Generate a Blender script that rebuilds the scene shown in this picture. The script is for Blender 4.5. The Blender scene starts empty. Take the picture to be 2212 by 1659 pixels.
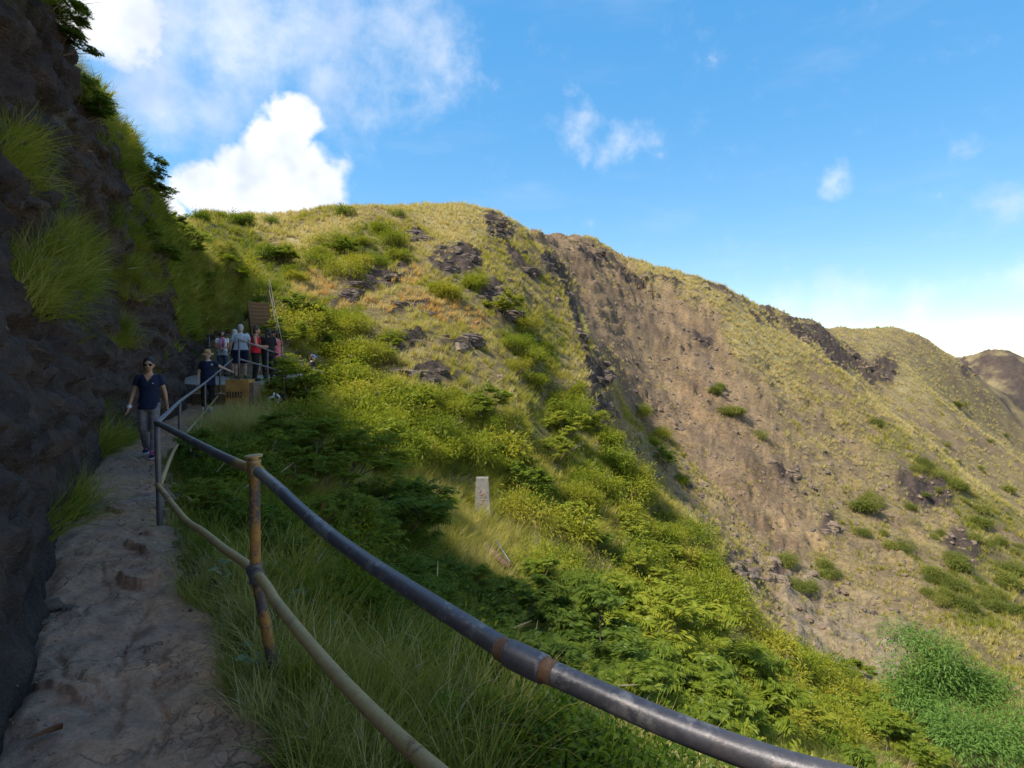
import bpy, bmesh, math, random
import numpy as np
from mathutils import Vector, Matrix, Euler

random.seed(7)
RNG = np.random.default_rng(11)
SC = bpy.context.scene
COL = SC.collection
R = math.radians

# ------------------------------------------------------------------ camera
F = 1228.0          # focal length in pixels of a 2212 px wide picture
U0, V0 = 1106.0, 780.0   # principal column, horizon row
CZ = 1.6            # eye height above the trail


def P(u, v, d):
    """pixel (2212 x 1659 picture) at a known distance along the view axis -> world point"""
    return Vector(((u - U0) / F * d, d, CZ + (V0 - v) / F * d))


cam_d = bpy.data.cameras.new('camera')
cam_d.sensor_width = 36.0
cam_d.lens = 36.0 * F / 2212.0
cam_d.shift_y = -(829.5 - V0) / 2212.0
cam_d.clip_start = 0.05
cam_d.clip_end = 5000
cam = bpy.data.objects.new('camera', cam_d)
COL.objects.link(cam)
cam.location = (0, 0, CZ)
cam.rotation_euler = (R(90), 0, 0)
SC.camera = cam
SC.render.resolution_x, SC.render.resolution_y = 1024, 768

# ------------------------------------------------------------------ light
SUN_AZ, SUN_EL = R(-110), R(54)     # left of the view axis, height
SUN_DIR = Vector((math.sin(SUN_AZ) * math.cos(SUN_EL), math.cos(SUN_AZ) * math.cos(SUN_EL), math.sin(SUN_EL)))
sun_d = bpy.data.lights.new('sun', 'SUN')
sun_d.energy = 4.2
sun_d.angle = R(6.0)
sun_d.color = (1.0, 0.93, 0.80)
sun = bpy.data.objects.new('sun', sun_d)
COL.objects.link(sun)
sun.rotation_euler = SUN_DIR.to_track_quat('Z', 'Y').to_euler()
sun.location = (-30, 10, 40)

SC.view_settings.view_transform = 'Standard'
SC.view_settings.look = 'None'
SC.view_settings.gamma = 1.0
SC.view_settings.exposure = 1.0
try:
    SC.view_settings.use_curve_mapping = False
except Exception:
    pass

cy = SC.cycles
cy.max_bounces = 5
cy.diffuse_bounces = 3
cy.glossy_bounces = 2
cy.transmission_bounces = 3
cy.transparent_max_bounces = 4
cy.caustics_reflective = False
cy.caustics_refractive = False

# ------------------------------------------------------------------ node helpers


class NT:
    def __init__(self, tree):
        self.t = tree

    def n(self, kind, **kw):
        nd = self.t.nodes.new(kind)
        for k, v in kw.items():
            if k.startswith('i_'):
                nd.inputs[k[2:].replace('__', ' ')].default_value = v
            else:
                setattr(nd, k, v)
        return nd

    def l(self, a, b):
        self.t.links.new(a, b)

    def math(self, op, a, b=None, c=None, clamp=False):
        nd = self.t.nodes.new('ShaderNodeMath')
        nd.operation = op
        nd.use_clamp = clamp
        for i, x in enumerate((a, b, c)):
            if x is None:
                continue
            if isinstance(x, (int, float)):
                nd.inputs[i].default_value = x
            else:
                self.t.links.new(x, nd.inputs[i])
        return nd.outputs[0]

    def vmath(self, op, a, b=None):
        nd = self.t.nodes.new('ShaderNodeVectorMath')
        nd.operation = op
        for i, x in enumerate((a, b)):
            if x is None:
                continue
            if isinstance(x, (tuple, list, Vector)):
                nd.inputs[i].default_value = x
            else:
                self.t.links.new(x, nd.inputs[i])
        return nd

    def noise(self, vec, scale, detail=4, rough=0.55, dist=0.0):
        nd = self.t.nodes.new('ShaderNodeTexNoise')
        nd.inputs['Scale'].default_value = scale
        nd.inputs['Detail'].default_value = detail
        nd.inputs['Roughness'].default_value = rough
        nd.inputs['Distortion'].default_value = dist
        if vec is not None:
            self.t.links.new(vec, nd.inputs['Vector'])
        return nd.outputs['Fac']

    def ramp(self, fac, stops, interp='LINEAR'):
        nd = self.t.nodes.new('ShaderNodeValToRGB')
        cr = nd.color_ramp
        cr.interpolation = interp
        while len(cr.elements) < len(stops):
            cr.elements.new(0.5)
        for e, (p, c) in zip(cr.elements, stops):
            e.position = p
            e.color = (c[0], c[1], c[2], 1)
        self.t.links.new(fac, nd.inputs[0])
        return nd.outputs[0]

    def mix(self, fac, a, b, blend='MIX'):
        nd = self.t.nodes.new('ShaderNodeMixRGB')
        nd.blend_type = blend
        for i, x in enumerate((fac, a, b)):
            if isinstance(x, (int, float)):
                nd.inputs[i].default_value = x
            elif isinstance(x, (tuple, list)):
                nd.inputs[i].default_value = (x[0], x[1], x[2], 1)
            else:
                self.t.links.new(x, nd.inputs[i])
        return nd.outputs[0]

    def maprange(self, x, a, b, c, d, smooth=False):
        nd = self.t.nodes.new('ShaderNodeMapRange')
        nd.interpolation_type = 'SMOOTHSTEP' if smooth else 'LINEAR'
        self.t.links.new(x, nd.inputs[0])
        for i, k in enumerate((a, b, c, d)):
            nd.inputs[i + 1].default_value = k
        return nd.outputs[0]


def new_mat(name):
    m = bpy.data.materials.new(name)
    m.use_nodes = True
    m.node_tree.nodes.clear()
    t = NT(m.node_tree)
    out = t.n('ShaderNodeOutputMaterial')
    return m, t, out


# ------------------------------------------------------------------ sky and clouds
w = bpy.data.worlds.new('World')
SC.world = w
w.cycles.sampling_method = 'MANUAL'
w.cycles.sample_map_resolution = 512
w.use_nodes = True
w.node_tree.nodes.clear()
t = NT(w.node_tree)
wout = t.n('ShaderNodeOutputWorld')
sky = t.n('ShaderNodeTexSky')
sky.sky_type = 'NISHITA'
sky.sun_disc = False
sky.sun_elevation = SUN_EL
sky.sun_rotation = SUN_AZ
sky.altitude = 0
sky.air_density = 0.85
sky.dust_density = 0.1
sky.ozone_density = 1.2
hsv = t.n('ShaderNodeHueSaturation')
hsv.inputs['Saturation'].default_value = 2.4
hsv.inputs['Value'].default_value = 1.93
gm = t.n('ShaderNodeGamma')
gm.inputs['Gamma'].default_value = 0.40
t.l(sky.outputs[0], gm.inputs['Color'])
t.l(gm.outputs[0], hsv.inputs['Color'])
bg_sky = t.n('ShaderNodeBackground')
bg_sky.inputs['Strength'].default_value = 0.145
t.l(hsv.outputs[0], bg_sky.inputs['Color'])

tc = t.n('ShaderNodeTexCoord')
dirv = t.vmath('NORMALIZE', tc.outputs['Generated']).outputs[0]
# warp the direction so that cloud outlines billow
wn = t.n('ShaderNodeTexNoise')
wn.inputs['Scale'].default_value = 7.0
wn.inputs['Detail'].default_value = 4
wn.inputs['Roughness'].default_value = 0.6
t.l(dirv, wn.inputs['Vector'])
wv = t.vmath('SUBTRACT', wn.outputs['Color'], (0.5, 0.5, 0.5)).outputs[0]
wvs = t.n('ShaderNodeVectorMath', operation='SCALE')
t.l(wv, wvs.inputs[0])
wvs.inputs['Scale'].default_value = 0.10
dw = t.vmath('ADD', dirv, wvs.outputs[0]).outputs[0]


def cdir(u, v):
    q = Vector(((u - U0) / F, 1.0, (V0 - v) / F))
    k = q.length
    return q.normalized(), k


def blobs(lst):
    acc = None
    for (u, v, r) in lst:
        c, k = cdir(u, v)
        dist = t.vmath('DISTANCE', dw, tuple(c)).outputs['Value']
        val = t.maprange(dist, 0.0, r / F / k, 1.0, 0.0)
        acc = val if acc is None else t.math('MAXIMUM', acc, val)
    return acc


fine = t.noise(dirv, 16.0, 5, 0.62)
cum = blobs([(638, 258, 80), (605, 318, 95), (560, 395, 115), (665, 400, 105), (460, 405, 80), (375, 450, 50), (520, 465, 110), (230, 0, 150), (-60, 160, 260)])
cum_m = t.maprange(t.math('ADD', cum, t.math('MULTIPLY', t.math('SUBTRACT', fine, 0.5), 0.75)), 0.08, 0.42, 0, 1, True)
soft = blobs([(330, 30, 260), (520, 60, 230), (330, 190, 170)])
soft_m = t.maprange(t.math('ADD', soft, t.math('MULTIPLY', t.math('SUBTRACT', fine, 0.5), 1.1)), 0.05, 1.1, 0, 0.70, True)
thin = blobs([(650, 70, 300), (880, 70, 190), (700, 160, 190), (450, 200, 200), (1690, 655, 75), (1800, 662, 90), (1870, 634, 60), (1995, 648, 70),
              (2075, 748, 60), (2190, 730, 75), (1940, 727, 45), (2190, 455, 95), (2210, 612, 75), (2480, 480, 180)])
thin_m = t.maprange(t.math('ADD', thin, t.math('MULTIPLY', t.math('SUBTRACT', fine, 0.5), 1.6)), 0.05, 1.3, 0, 0.56, True)
soft_m = t.math('MAXIMUM', soft_m, thin_m)
wsp = blobs([(1250, 270, 100), (1340, 300, 90), (2100, 325, 60), (1820, 395, 60), (960, 110, 130)])
wsp_m = t.maprange(t.math('ADD', wsp, t.math('MULTIPLY', t.math('SUBTRACT', fine, 0.5), 1.9)), 0.25, 1.25, 0, 0.5, True)
# thin high veil over the whole sky
mp = t.n('ShaderNodeMapping')
mp.inputs['Scale'].default_value = (1.0, 1.6, 4.0)
mp.inputs['Rotation'].default_value = (0, 0.25, 0.3)
t.l(dirv, mp.inputs['Vector'])
veil = t.maprange(t.noise(mp.outputs[0], 2.6, 4, 0.6), 0.50, 0.85, 0, 0.16, True)
# cloud carried on out of view, its cover thickened to brighten the shade
sep = t.n('ShaderNodeSeparateXYZ')
t.l(dirv, sep.inputs[0])
backm = t.math('MULTIPLY', t.maprange(t.noise(dirv, 3.2, 4, 0.6), 0.45, 0.62, 0, 0.9, True), t.maprange(sep.outputs[1], 0.45, 0.05, 0, 1, True))
cover = t.math('MAXIMUM', cum_m, t.math('MAXIMUM', soft_m, t.math('MAXIMUM', wsp_m, t.math('MAXIMUM', veil, backm))))
shade = t.noise(dirv, 9.0, 3, 0.55)
ccol = t.ramp(shade, [(0.28, (0.58, 0.66, 0.84)), (0.48, (0.84, 0.88, 0.97)), (0.66, (1.0, 1.0, 1.0))])
bg_c = t.n('ShaderNodeBackground')
bg_c.inputs['Strength'].default_value = 0.60
t.l(ccol, bg_c.inputs['Color'])
mixs = t.n('ShaderNodeMixShader')
t.l(cover, mixs.inputs[0])
t.l(bg_sky.outputs[0], mixs.inputs[1])
t.l(bg_c.outputs[0], mixs.inputs[2])
t.l(mixs.outputs[0], wout.inputs['Surface'])

# ------------------------------------------------------------------ numeric noise
_perm = np.random.default_rng(3).permutation(256)
_perm = np.concatenate([_perm, _perm, _perm])
_g = np.random.default_rng(4).normal(size=(256, 3))
_g /= np.linalg.norm(_g, axis=1)[:, None]


def perlin(x, y, z=0.0):
    x, y, z = np.broadcast_arrays(np.asarray(x, float), np.asarray(y, float), np.asarray(z, float))
    xi, yi, zi = np.floor(x).astype(int), np.floor(y).astype(int), np.floor(z).astype(int)
    xf, yf, zf = x - xi, y - yi, z - zi
    fx, fy, fz = [q * q * q * (q * (q * 6 - 15) + 10) for q in (xf, yf, zf)]
    out = 0
    for dx in (0, 1):
        for dy in (0, 1):
            for dz in (0, 1):
                h = _perm[_perm[_perm[(xi + dx) & 255] + ((yi + dy) & 255)] + ((zi + dz) & 255)]
                g = _g[h]
                dot = g[..., 0] * (xf - dx) + g[..., 1] * (yf - dy) + g[..., 2] * (zf - dz)
                wx = fx if dx else 1 - fx
                wy = fy if dy else 1 - fy
                wz = fz if dz else 1 - fz
                out = out + wx * wy * wz * dot
    return out * 1.5


def fbm(x, y, z=0.0, octv=4, gain=0.5):
    s, a, f = 0, 1.0, 1.0
    for i in range(octv):
        s = s + a * perlin(np.asarray(x) * f + 17.3 * i, np.asarray(y) * f - 9.1 * i, np.asarray(z) * f + 4.7 * i)
        a *= gain
        f *= 2.03
    return s


def ridged(x, y, z=0.0, octv=4):
    s, a, f = 0, 1.0, 1.0
    for i in range(octv):
        s = s + a * (1 - 2 * np.abs(perlin(np.asarray(x) * f + 7.3 * i, np.asarray(y) * f + 3.1 * i, np.asarray(z) * f)))
        a *= 0.5
        f *= 2.1
    return s


def sstep(a, b, x):
    q = np.clip((x - a) / (b - a), 0, 1)
    return q * q * (3 - 2 * q)


# ------------------------------------------------------------------ mesh helpers
def mesh_np(name, V, Fq, mat=None, smooth=True):
    """V (n,3) array, Fq (m,k) array of equal-sided faces"""
    V = np.asarray(V, np.float32)
    Fq = np.asarray(Fq, np.int32)
    me = bpy.data.meshes.new(name)
    me.vertices.add(len(V))
    me.vertices.foreach_set('co', V.ravel())
    k = Fq.shape[1]
    me.loops.add(Fq.size)
    me.loops.foreach_set('vertex_index', Fq.ravel())
    me.polygons.add(len(Fq))
    me.polygons.foreach_set('loop_start', np.arange(0, Fq.size, k, dtype=np.int32))
    me.polygons.foreach_set('use_smooth', np.full(len(Fq), smooth, bool))
    me.update(calc_edges=True)
    if mat:
        me.materials.append(mat)
    return me


class MB:
    """collects shapes, builds one mesh object"""

    def __init__(self):
        self.v, self.f = [], []

    def add(self, verts, faces):
        o = len(self.v)
        self.v.extend([tuple(x) for x in verts])
        self.f.extend([tuple(i + o for i in fc) for fc in faces])
        return self

    def tube(self, pts, rad, n=12, cap=True):
        pts = [Vector(p) for p in pts]
        m = len(pts)
        if isinstance(rad, (int, float)):
            rad = [rad] * m
        ref = None
        vs = []
        for i, p in enumerate(pts):
            a = pts[max(i - 1, 0)]
            b = pts[min(i + 1, m - 1)]
            tg = (b - a).normalized()
            if ref is None:
                ref = tg.orthogonal().normalized()
            ref = (ref - tg * ref.dot(tg)).normalized()
            bn = tg.cross(ref)
            for k in range(n):
                an = 2 * math.pi * k / n
                vs.append(p + (ref * math.cos(an) + bn * math.sin(an)) * rad[i])
        fs = []
        for i in range(m - 1):
            for k in range(n):
                fs.append((i * n + k, i * n + (k + 1) % n, (i + 1) * n + (k + 1) % n, (i + 1) * n + k))
        if cap:
            fs.append(tuple(reversed(range(n))))
            fs.append(tuple(range((m - 1) * n, m * n)))
        return self.add(vs, fs)

    def box(self, c, s, rot=None):
        c = Vector(c)
        vs = []
        for x in (-.5, .5):
            for y in (-.5, .5):
                for z in (-.5, .5):
                    q = Vector((x * s[0], y * s[1], z * s[2]))
                    if rot is not None:
                        q = rot @ q
                    vs.append(c + q)
        return self.add(vs, [(0, 1, 3, 2), (4, 6, 7, 5), (0, 4, 5, 1), (2, 3, 7, 6), (0, 2, 6, 4), (1, 5, 7, 3)])

    def ellipsoid(self, c, r, rot=None, nu=14, nv=9):
        c = Vector(c)
        vs = []
        for j in range(nv + 1):
            ph = math.pi * j / nv
            for i in range(nu):
                th = 2 * math.pi * i / nu
                q = Vector((r[0] * math.sin(ph) * math.cos(th), r[1] * math.sin(ph) * math.sin(th), r[2] * math.cos(ph)))
                if rot is not None:
                    q = rot @ q
                vs.append(c + q)
        fs = []
        for j in range(nv):
            for i in range(nu):
                fs.append((j * nu + i, (j + 1) * nu + i, (j + 1) * nu + (i + 1) % nu, j * nu + (i + 1) % nu))
        return self.add(vs, fs)

    def capsule(self, a, ra, b, rb, n=12):
        a, b = Vector(a), Vector(b)
        ax = (b - a)
        L = ax.length
        if L < 1e-6:
            return self.ellipsoid(a, (ra, ra, ra))
        ax.normalize()
        pts, rs = [], []
        for k in (0.02, 0.3, 0.6, 0.85):
            ang = math.pi / 2 * k
            pts.append(a - ax * ra * math.cos(ang))
            rs.append(ra * math.sin(ang))
        pts.append(a); rs.append(ra)
        pts.append(b); rs.append(rb)
        for k in (0.85, 0.6, 0.3, 0.02):
            ang = math.pi / 2 * k
            pts.append(b + ax * rb * math.cos(ang))
            rs.append(rb * math.sin(ang))
        return self.tube(pts, rs, n)

    def loft(self, rings, n=18):
        """rings: (z, half width, half depth, x, y)"""
        vs, fs = [], []
        for (z, a, b, cx, cy) in rings:
            for k in range(n):
                an = 2 * math.pi * k / n
                vs.append((cx + a * math.cos(an), cy + b * math.sin(an), z))
        m = len(rings)
        for i in range(m - 1):
            for k in range(n):
                fs.append((i * n + k, i * n + (k + 1) % n, (i + 1) * n + (k + 1) % n, (i + 1) * n + k))
        fs.append(tuple(reversed(range(n))))
        fs.append(tuple(range((m - 1) * n, m * n)))
        return self.add(vs, fs)

    def mesh(self, name, mat=None, smooth=True):
        me = bpy.data.meshes.new(name)
        me.from_pydata(self.v, [], self.f)
        me.polygons.foreach_set('use_smooth', np.full(len(me.polygons), smooth, bool))
        me.update()
        if mat:
            me.materials.append(mat)
        return me

    def build(self, name, mat=None, parent=None, smooth=True):
        return link(name, self.mesh(name, mat, smooth), parent)


def link(name, me, parent=None, loc=None):
    o = bpy.data.objects.new(name, me)
    COL.objects.link(o)
    if parent is not None:
        o.parent = parent
        o.matrix_parent_inverse = parent.matrix_basis.inverted()
    if loc is not None:
        o.location = loc
    return o


def tag(o, label=None, cat=None, group=None, kind=None):
    if label: o['label'] = label
    if cat: o['category'] = cat
    if group: o['group'] = group
    if kind: o['kind'] = kind
    return o


def thing(name, loc, label, cat, group=None, rz=0.0):
    e = bpy.data.objects.new(name, None)
    COL.objects.link(e)
    e.empty_display_size = 0.1
    e.location = loc
    e.rotation_euler = (0, 0, rz)
    return tag(e, label, cat, group)


def smooth_edges(o, deg=35):
    me = o.data
    try:
        me.set_sharp_from_angle(angle=R(deg))
    except Exception:
        pass
    return o


# ------------------------------------------------------------------ terrain: one sheet, (bearing, log distance) -> height
CTRL = []   # (u, v, d)
CTRL += [(600, 1659, 2.2), (500, 1500, 2.7), (440, 1330, 3.5), (340, 1130, 5.5), (335, 1000, 8.9), (330, 1010, 8.6), (400, 940, 12.0), (440, 880, 15.4)]
CTRL += [(100, 1659, 2.25), (100, 1300, 3.8), (150, 1150, 5.3), (200, 1040, 7.5), (225, 1000, 9.0)]
CTRL += [(640, 1440, 2.95), (620, 1290, 3.9), (560, 1160, 5.6), (500, 1030, 8.5), (540, 945, 12.0), (610, 880, 16.0), (640, 850, 19.0),
         (500, 822, 19.0), (470, 830, 19.5), (560, 815, 20.5)]
CTRL += [(700, 1659, 2.3), (700, 1450, 3.3), (700, 1250, 5.4), (700, 1090, 9), (700, 970, 14), (690, 860, 22), (700, 760, 28),
         (700, 650, 37), (700, 560, 48), (700, 490, 60), (700, 452, 70), (700, 485, 88)]
CTRL += [(800, 640, 40), (800, 450, 72), (800, 480, 90)]
CTRL += [(900, 1659, 2.5), (900, 1450, 5), (900, 1300, 8), (900, 1150, 13), (900, 1000, 19), (900, 880, 25), (900, 780, 31), (900, 680, 39),
         (900, 580, 50), (900, 500, 63), (900, 449, 75), (900, 480, 95)]
CTRL += [(1000, 446, 80), (1000, 475, 100)]
CTRL += [(1100, 1659, 2.9), (1100, 1480, 6.5), (1100, 1330, 11), (1100, 1200, 16), (1100, 1080, 21.5), (1100, 950, 27.5), (1100, 830, 35),
         (1100, 720, 45), (1100, 620, 56), (1100, 540, 68), (1100, 476, 82), (1130, 493, 86), (1168, 503, 100), (1100, 520, 100), (1100, 540, 125)]
CTRL += [(1200, 1080, 25.5), (1200, 900, 38), (1200, 750, 54), (1200, 650, 66), (1205, 590, 76), (1210, 640, 84), (1210, 580, 98), (1200, 508, 118), (1200, 540, 145)]
CTRL += [(1300, 1659, 4), (1300, 1500, 9), (1300, 1350, 15), (1300, 1200, 22), (1300, 1080, 28.5), (1300, 960, 38), (1300, 860, 48),
         (1305, 775, 61), (1315, 812, 68), (1310, 755, 85), (1300, 650, 100), (1300, 560, 118), (1288, 520, 130), (1300, 560, 165), (1335, 562, 136), (1340, 600, 170)]
CTRL += [(1345, 985, 46), (1362, 1010, 53), (1360, 905, 72)]
CTRL += [(1400, 1659, 5.5), (1400, 1500, 12), (1400, 1350, 19), (1400, 1200, 28), (1400, 1110, 36), (1405, 1050, 43), (1420, 1090, 49), (1420, 1035, 63),
         (1400, 900, 84), (1400, 780, 98), (1400, 670, 114), (1400, 605, 128), (1400, 578, 138), (1400, 620, 175)]
CTRL += [(1500, 1130, 40), (1520, 1170, 46), (1520, 1110, 58), (1500, 609, 139), (1500, 650, 180)]
CTRL += [(1600, 1659, 9), (1600, 1500, 18), (1600, 1350, 27), (1610, 1270, 34), (1630, 1310, 39), (1620, 1285, 46), (1600, 1150, 66), (1600, 1000, 80), (1600, 850, 98),
         (1600, 730, 118), (1600, 648, 140), (1600, 690, 180)]
CTRL += [(1700, 688, 165), (1700, 720, 210), (1700, 800, 118), (1700, 740, 135)]
CTRL += [(1850, 1659, 17), (1850, 1560, 26), (1850, 1500, 38), (1850, 1400, 52), (1850, 1200, 70), (1850, 1050, 86), (1850, 930, 104), (1850, 830, 130),
         (1860, 880, 148), (1850, 800, 178), (1850, 745, 205), (1850, 720, 225), (1850, 760, 290)]
CTRL += [(1760, 702, 190), (1950, 731, 235), (1950, 775, 300)]
CTRL += [(2000, 1659, 24), (2000, 1570, 33), (2000, 1420, 48), (2000, 1250, 66), (2000, 1100, 86), (1990, 950, 114), (2010, 1020, 130), (2000, 930, 162),
         (1990, 826, 196), (2010, 850, 210), (2000, 745, 242), (2000, 800, 310)]
CTRL += [(2090, 795, 262), (2090, 840, 320), (2090, 905, 188), (2100, 950, 202)]
CTRL += [(2212, 1659, 30), (2212, 1520, 42), (2212, 1370, 58), (2212, 1220, 80), (2212, 1115, 102), (2230, 1200, 120), (2212, 1090, 152), (2212, 990, 182),
         (2230, 1050, 200), (2212, 980, 235), (2212, 900, 262), (2212, 860, 300), (2212, 775, 360), (2150, 762, 355), (2180, 764, 358), (2118, 798, 345), (2160, 800, 420), (2212, 830, 480)]
CTRL += [(2450, 1700, 30), (2450, 1500, 50), (2450, 1300, 80), (2450, 1150, 140), (2450, 1080, 240), (2450, 900, 380), (2450, 920, 520)]
CTRL += [(3000, 1900, 20), (3000, 1700, 50), (3000, 1400, 120), (3000, 1000, 400)]
CTRL += [(500, 640, 30), (500, 580, 37), (500, 520, 47), (500, 468, 58), (500, 500, 78), (600, 720, 25.5), (600, 640, 32), (600, 560, 43), (600, 500, 55), (610, 472, 66), (600, 500, 84)]
CTRL += [(400, 530, 36), (400, 476, 46), (400, 520, 58), (400, 560, 80), (440, 560, 31), (450, 470, 52), (450, 500, 70), (350, 540, 50), (350, 580, 80)]
XYZ = [(-4, -1, 0), (-1.1, 0, 0.02), (0.3, 0.6, 0.0), (1.6, 1.2, -0.25), (4, 1.5, -1.5), (10, 3, -5.5), (25, 5, -14), (60, 5, -26), (3, -2, -0.9), (12, -4, -6),
       (-10, 3, 2), (-9.5, 8, 0.8), (-13, 12, 1), (-22, 12, 12), (-30, 30, 16), (-60, 30, 30), (-35, 60, 9), (-14, 20, 1.0), (-16.5, 26, 5), (-0.8, 1.2, 0.0), (0.9, 0.9, -0.1), (-1.5, 1.6, 0)]


def to_abe(x, y, z):
    r = np.hypot(x, y)
    return np.arctan2(x, y) * 2.2, np.log(r), (z - CZ) / r


_pts = [tuple(P(*c)) for c in CTRL] + XYZ
_pa = np.array([to_abe(*p) for p in _pts])


def _phi(d2):
    return 0.5 * d2 * np.log(d2 + 1e-9)


def _tps_fit(A, val, reg=2e-4):
    n = len(A)
    d2 = ((A[:, None, :] - A[None, :, :]) ** 2).sum(-1)
    K = _phi(d2) + reg * np.eye(n)
    Pm = np.c_[np.ones(n), A]
    M = np.zeros((n + 3, n + 3))
    M[:n, :n] = K
    M[:n, n:] = Pm
    M[n:, :n] = Pm.T
    return np.linalg.solve(M, np.r_[val, 0, 0, 0])


_W = _tps_fit(_pa[:, :2], _pa[:, 2])


def base_e(a, b):
    out = np.zeros_like(a)
    A = _pa[:, :2]
    for i in range(0, len(a), 20000):
        q = np.c_[a[i:i + 20000], b[i:i + 20000]]
        d2 = ((q[:, None, :] - A[None]) ** 2).sum(-1)
        out[i:i + 20000] = _phi(d2) @ _W[:len(A)] + _W[len(A)] + q @ _W[len(A) + 1:]
    return out


# --- cover regions, drawn as polygons in the picture and carried to the slope by its points
def inpoly(u, v, poly):
    poly = np.asarray(poly, float)
    ins = np.zeros(u.shape, bool)
    j = len(poly) - 1
    for i in range(len(poly)):
        xi, yi = poly[i]
        xj, yj = poly[j]
        c = ((yi > v) != (yj > v)) & (u < (xj - xi) * (v - yi) / (yj - yi + 1e-12) + xi)
        ins ^= c
        j = i
    return ins


def inell(u, v, lst):
    m = np.zeros(u.shape)
    for (cu, cv, ru, rv, an) in lst:
        c, s = math.cos(R(an)), math.sin(R(an))
        du, dv = u - cu, v - cv
        p = (du * c + dv * s) / ru
        q = (-du * s + dv * c) / rv
        m = np.maximum(m, 1 - np.sqrt(p * p + q * q))
    return m


BROWN = [(1140, 500), (1290, 512), (1330, 560), (1420, 610), (1530, 670), (1560, 740), (1640, 830), (1700, 930), (1740, 1060), (1790, 1150), (1760, 1230),
         (1690, 1230), (1610, 1130), (1500, 1010), (1400, 905), (1330, 840), (1290, 740), (1240, 640), (1180, 550)]
BROWN2 = [(1300, 850), (1480, 1010), (1640, 1160), (1760, 1240), (1900, 1300), (1990, 1450), (1850, 1470), (1720, 1400), (1620, 1320), (1560, 1180), (1460, 1090), (1370, 990)]
THIN = [(1560, 740), (1700, 830), (1880, 960), (2060, 1110), (2060, 1300), (2000, 1420), (1850, 1450), (1760, 1240), (1720, 1050), (1650, 860)]
GREYB = [(1830, 1370, 120, 110, 0), (1920, 1400, 60, 90, 20), (1745, 1290, 80, 60, 40), (1560, 1290, 60, 60, 0)]
ROCK = [(1085, 490, 62, 30, 25), (985, 558, 62, 42, 10), (905, 510, 30, 14, 0), (830, 600, 95, 26, -14), (780, 640, 60, 16, -12), (905, 665, 70, 13, 0), (880, 735, 60, 20, 0),
        (930, 808, 62, 30, -5), (860, 905, 40, 14, 0), (1070, 630, 45, 35, 20), (1130, 560, 55, 16, 50), (1190, 590, 60, 18, 55), (1240, 700, 90, 18, 62), (1290, 800, 60, 22, 75), (1300, 880, 45, 26, 80),
        (1100, 680, 40, 20, 30), (1010, 740, 60, 16, 10), (1280, 540, 60, 16, 15), (1370, 590, 40, 10, 28), (1520, 740, 30, 12, 30),
        (1740, 715, 70, 26, 12), (1800, 760, 70, 30, 30), (1890, 800, 50, 50, 30), (1850, 780, 80, 24, 38), (2170, 785, 75, 40, 10), (2212, 850, 60, 60, 30), (2100, 800, 60, 16, 20), (1430, 605, 40, 9, 30),
        (1560, 640, 60, 9, 25), (1660, 690, 50, 10, 25), (1700, 1010, 50, 16, 10), (1590, 1240, 60, 40, 20), (1680, 1230, 30, 30, 0), (1790, 1130, 14, 40, 10), (1990, 1050, 90, 40, 30), (2080, 1180, 70, 50, 30)]
SHRUB = [[(690, 500), (860, 470), (870, 560), (780, 590), (640, 600), (600, 570)],
         [(500, 560), (620, 540), (640, 600), (560, 660), (500, 640)],
         [(590, 660), (700, 640), (830, 700), (860, 740), (800, 790), (720, 790), (600, 760)],
         [(600, 800), (780, 800), (850, 860), (1000, 850), (1090, 900), (1080, 990), (980, 1010), (820, 1000), (640, 960)],
         [(1060, 680), (1150, 640), (1200, 700), (1210, 820), (1150, 840), (1090, 780)],
         [(1130, 830), (1260, 820), (1330, 930), (1420, 1080), (1460, 1150), (1360, 1170), (1230, 1080), (1150, 960)],
         [(900, 600), (1030, 600), (1060, 660), (980, 680)],
         [(980, 1020), (1120, 980), (1180, 1060), (1090, 1120), (1100, 1230), (960, 1200)],
         [(1120, 1120), (1400, 1150), (1520, 1150), (1580, 1280), (1560, 1390), (1400, 1450), (1240, 1400), (1120, 1300)],
         [(1450, 1480), (1640, 1400), (1800, 1420), (1950, 1500), (1980, 1659), (1500, 1659)],
         [(900, 1230), (1120, 1280), (1300, 1440), (1200, 1500), (1000, 1380), (880, 1320)],
         [(1330, 850), (1400, 900), (1490, 1010), (1560, 1060), (1520, 1080), (1440, 1020), (1350, 920)]]
SHRUB_SMALL = [[(1830, 880), (1900, 900), (2000, 980), (2120, 1080), (2212, 1160), (2212, 1260), (2100, 1160), (1960, 1030)],
               [(2000, 930), (2060, 960), (2212, 1060), (2212, 1110), (2100, 1040)],
               [(2040, 840), (2120, 870), (2200, 950), (2190, 1000), (2100, 930)],
               [(1800, 1060), (1990, 1080), (2050, 1160), (1960, 1200), (1850, 1150)],
               [(2000, 1200), (2200, 1180), (2212, 1350), (2100, 1380), (1980, 1300)],
               [(1560, 880), (1660, 900), (1700, 960), (1600, 960)],
               [(1690, 1190), (1800, 1200), (1830, 1290), (1740, 1290)],
               [(1480, 800), (1560, 830), (1560, 870), (1470, 850)]]
ORANGE = [(690, 605, 60, 28, 0), (650, 590, 40, 25, 0), (820, 660, 60, 16, 0), (900, 650, 70, 22, 0), (960, 665, 50, 20, 0), (760, 660, 30, 12, 0), (890, 600, 40, 20, 0), (1010, 690, 60, 25, 20)]
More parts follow.
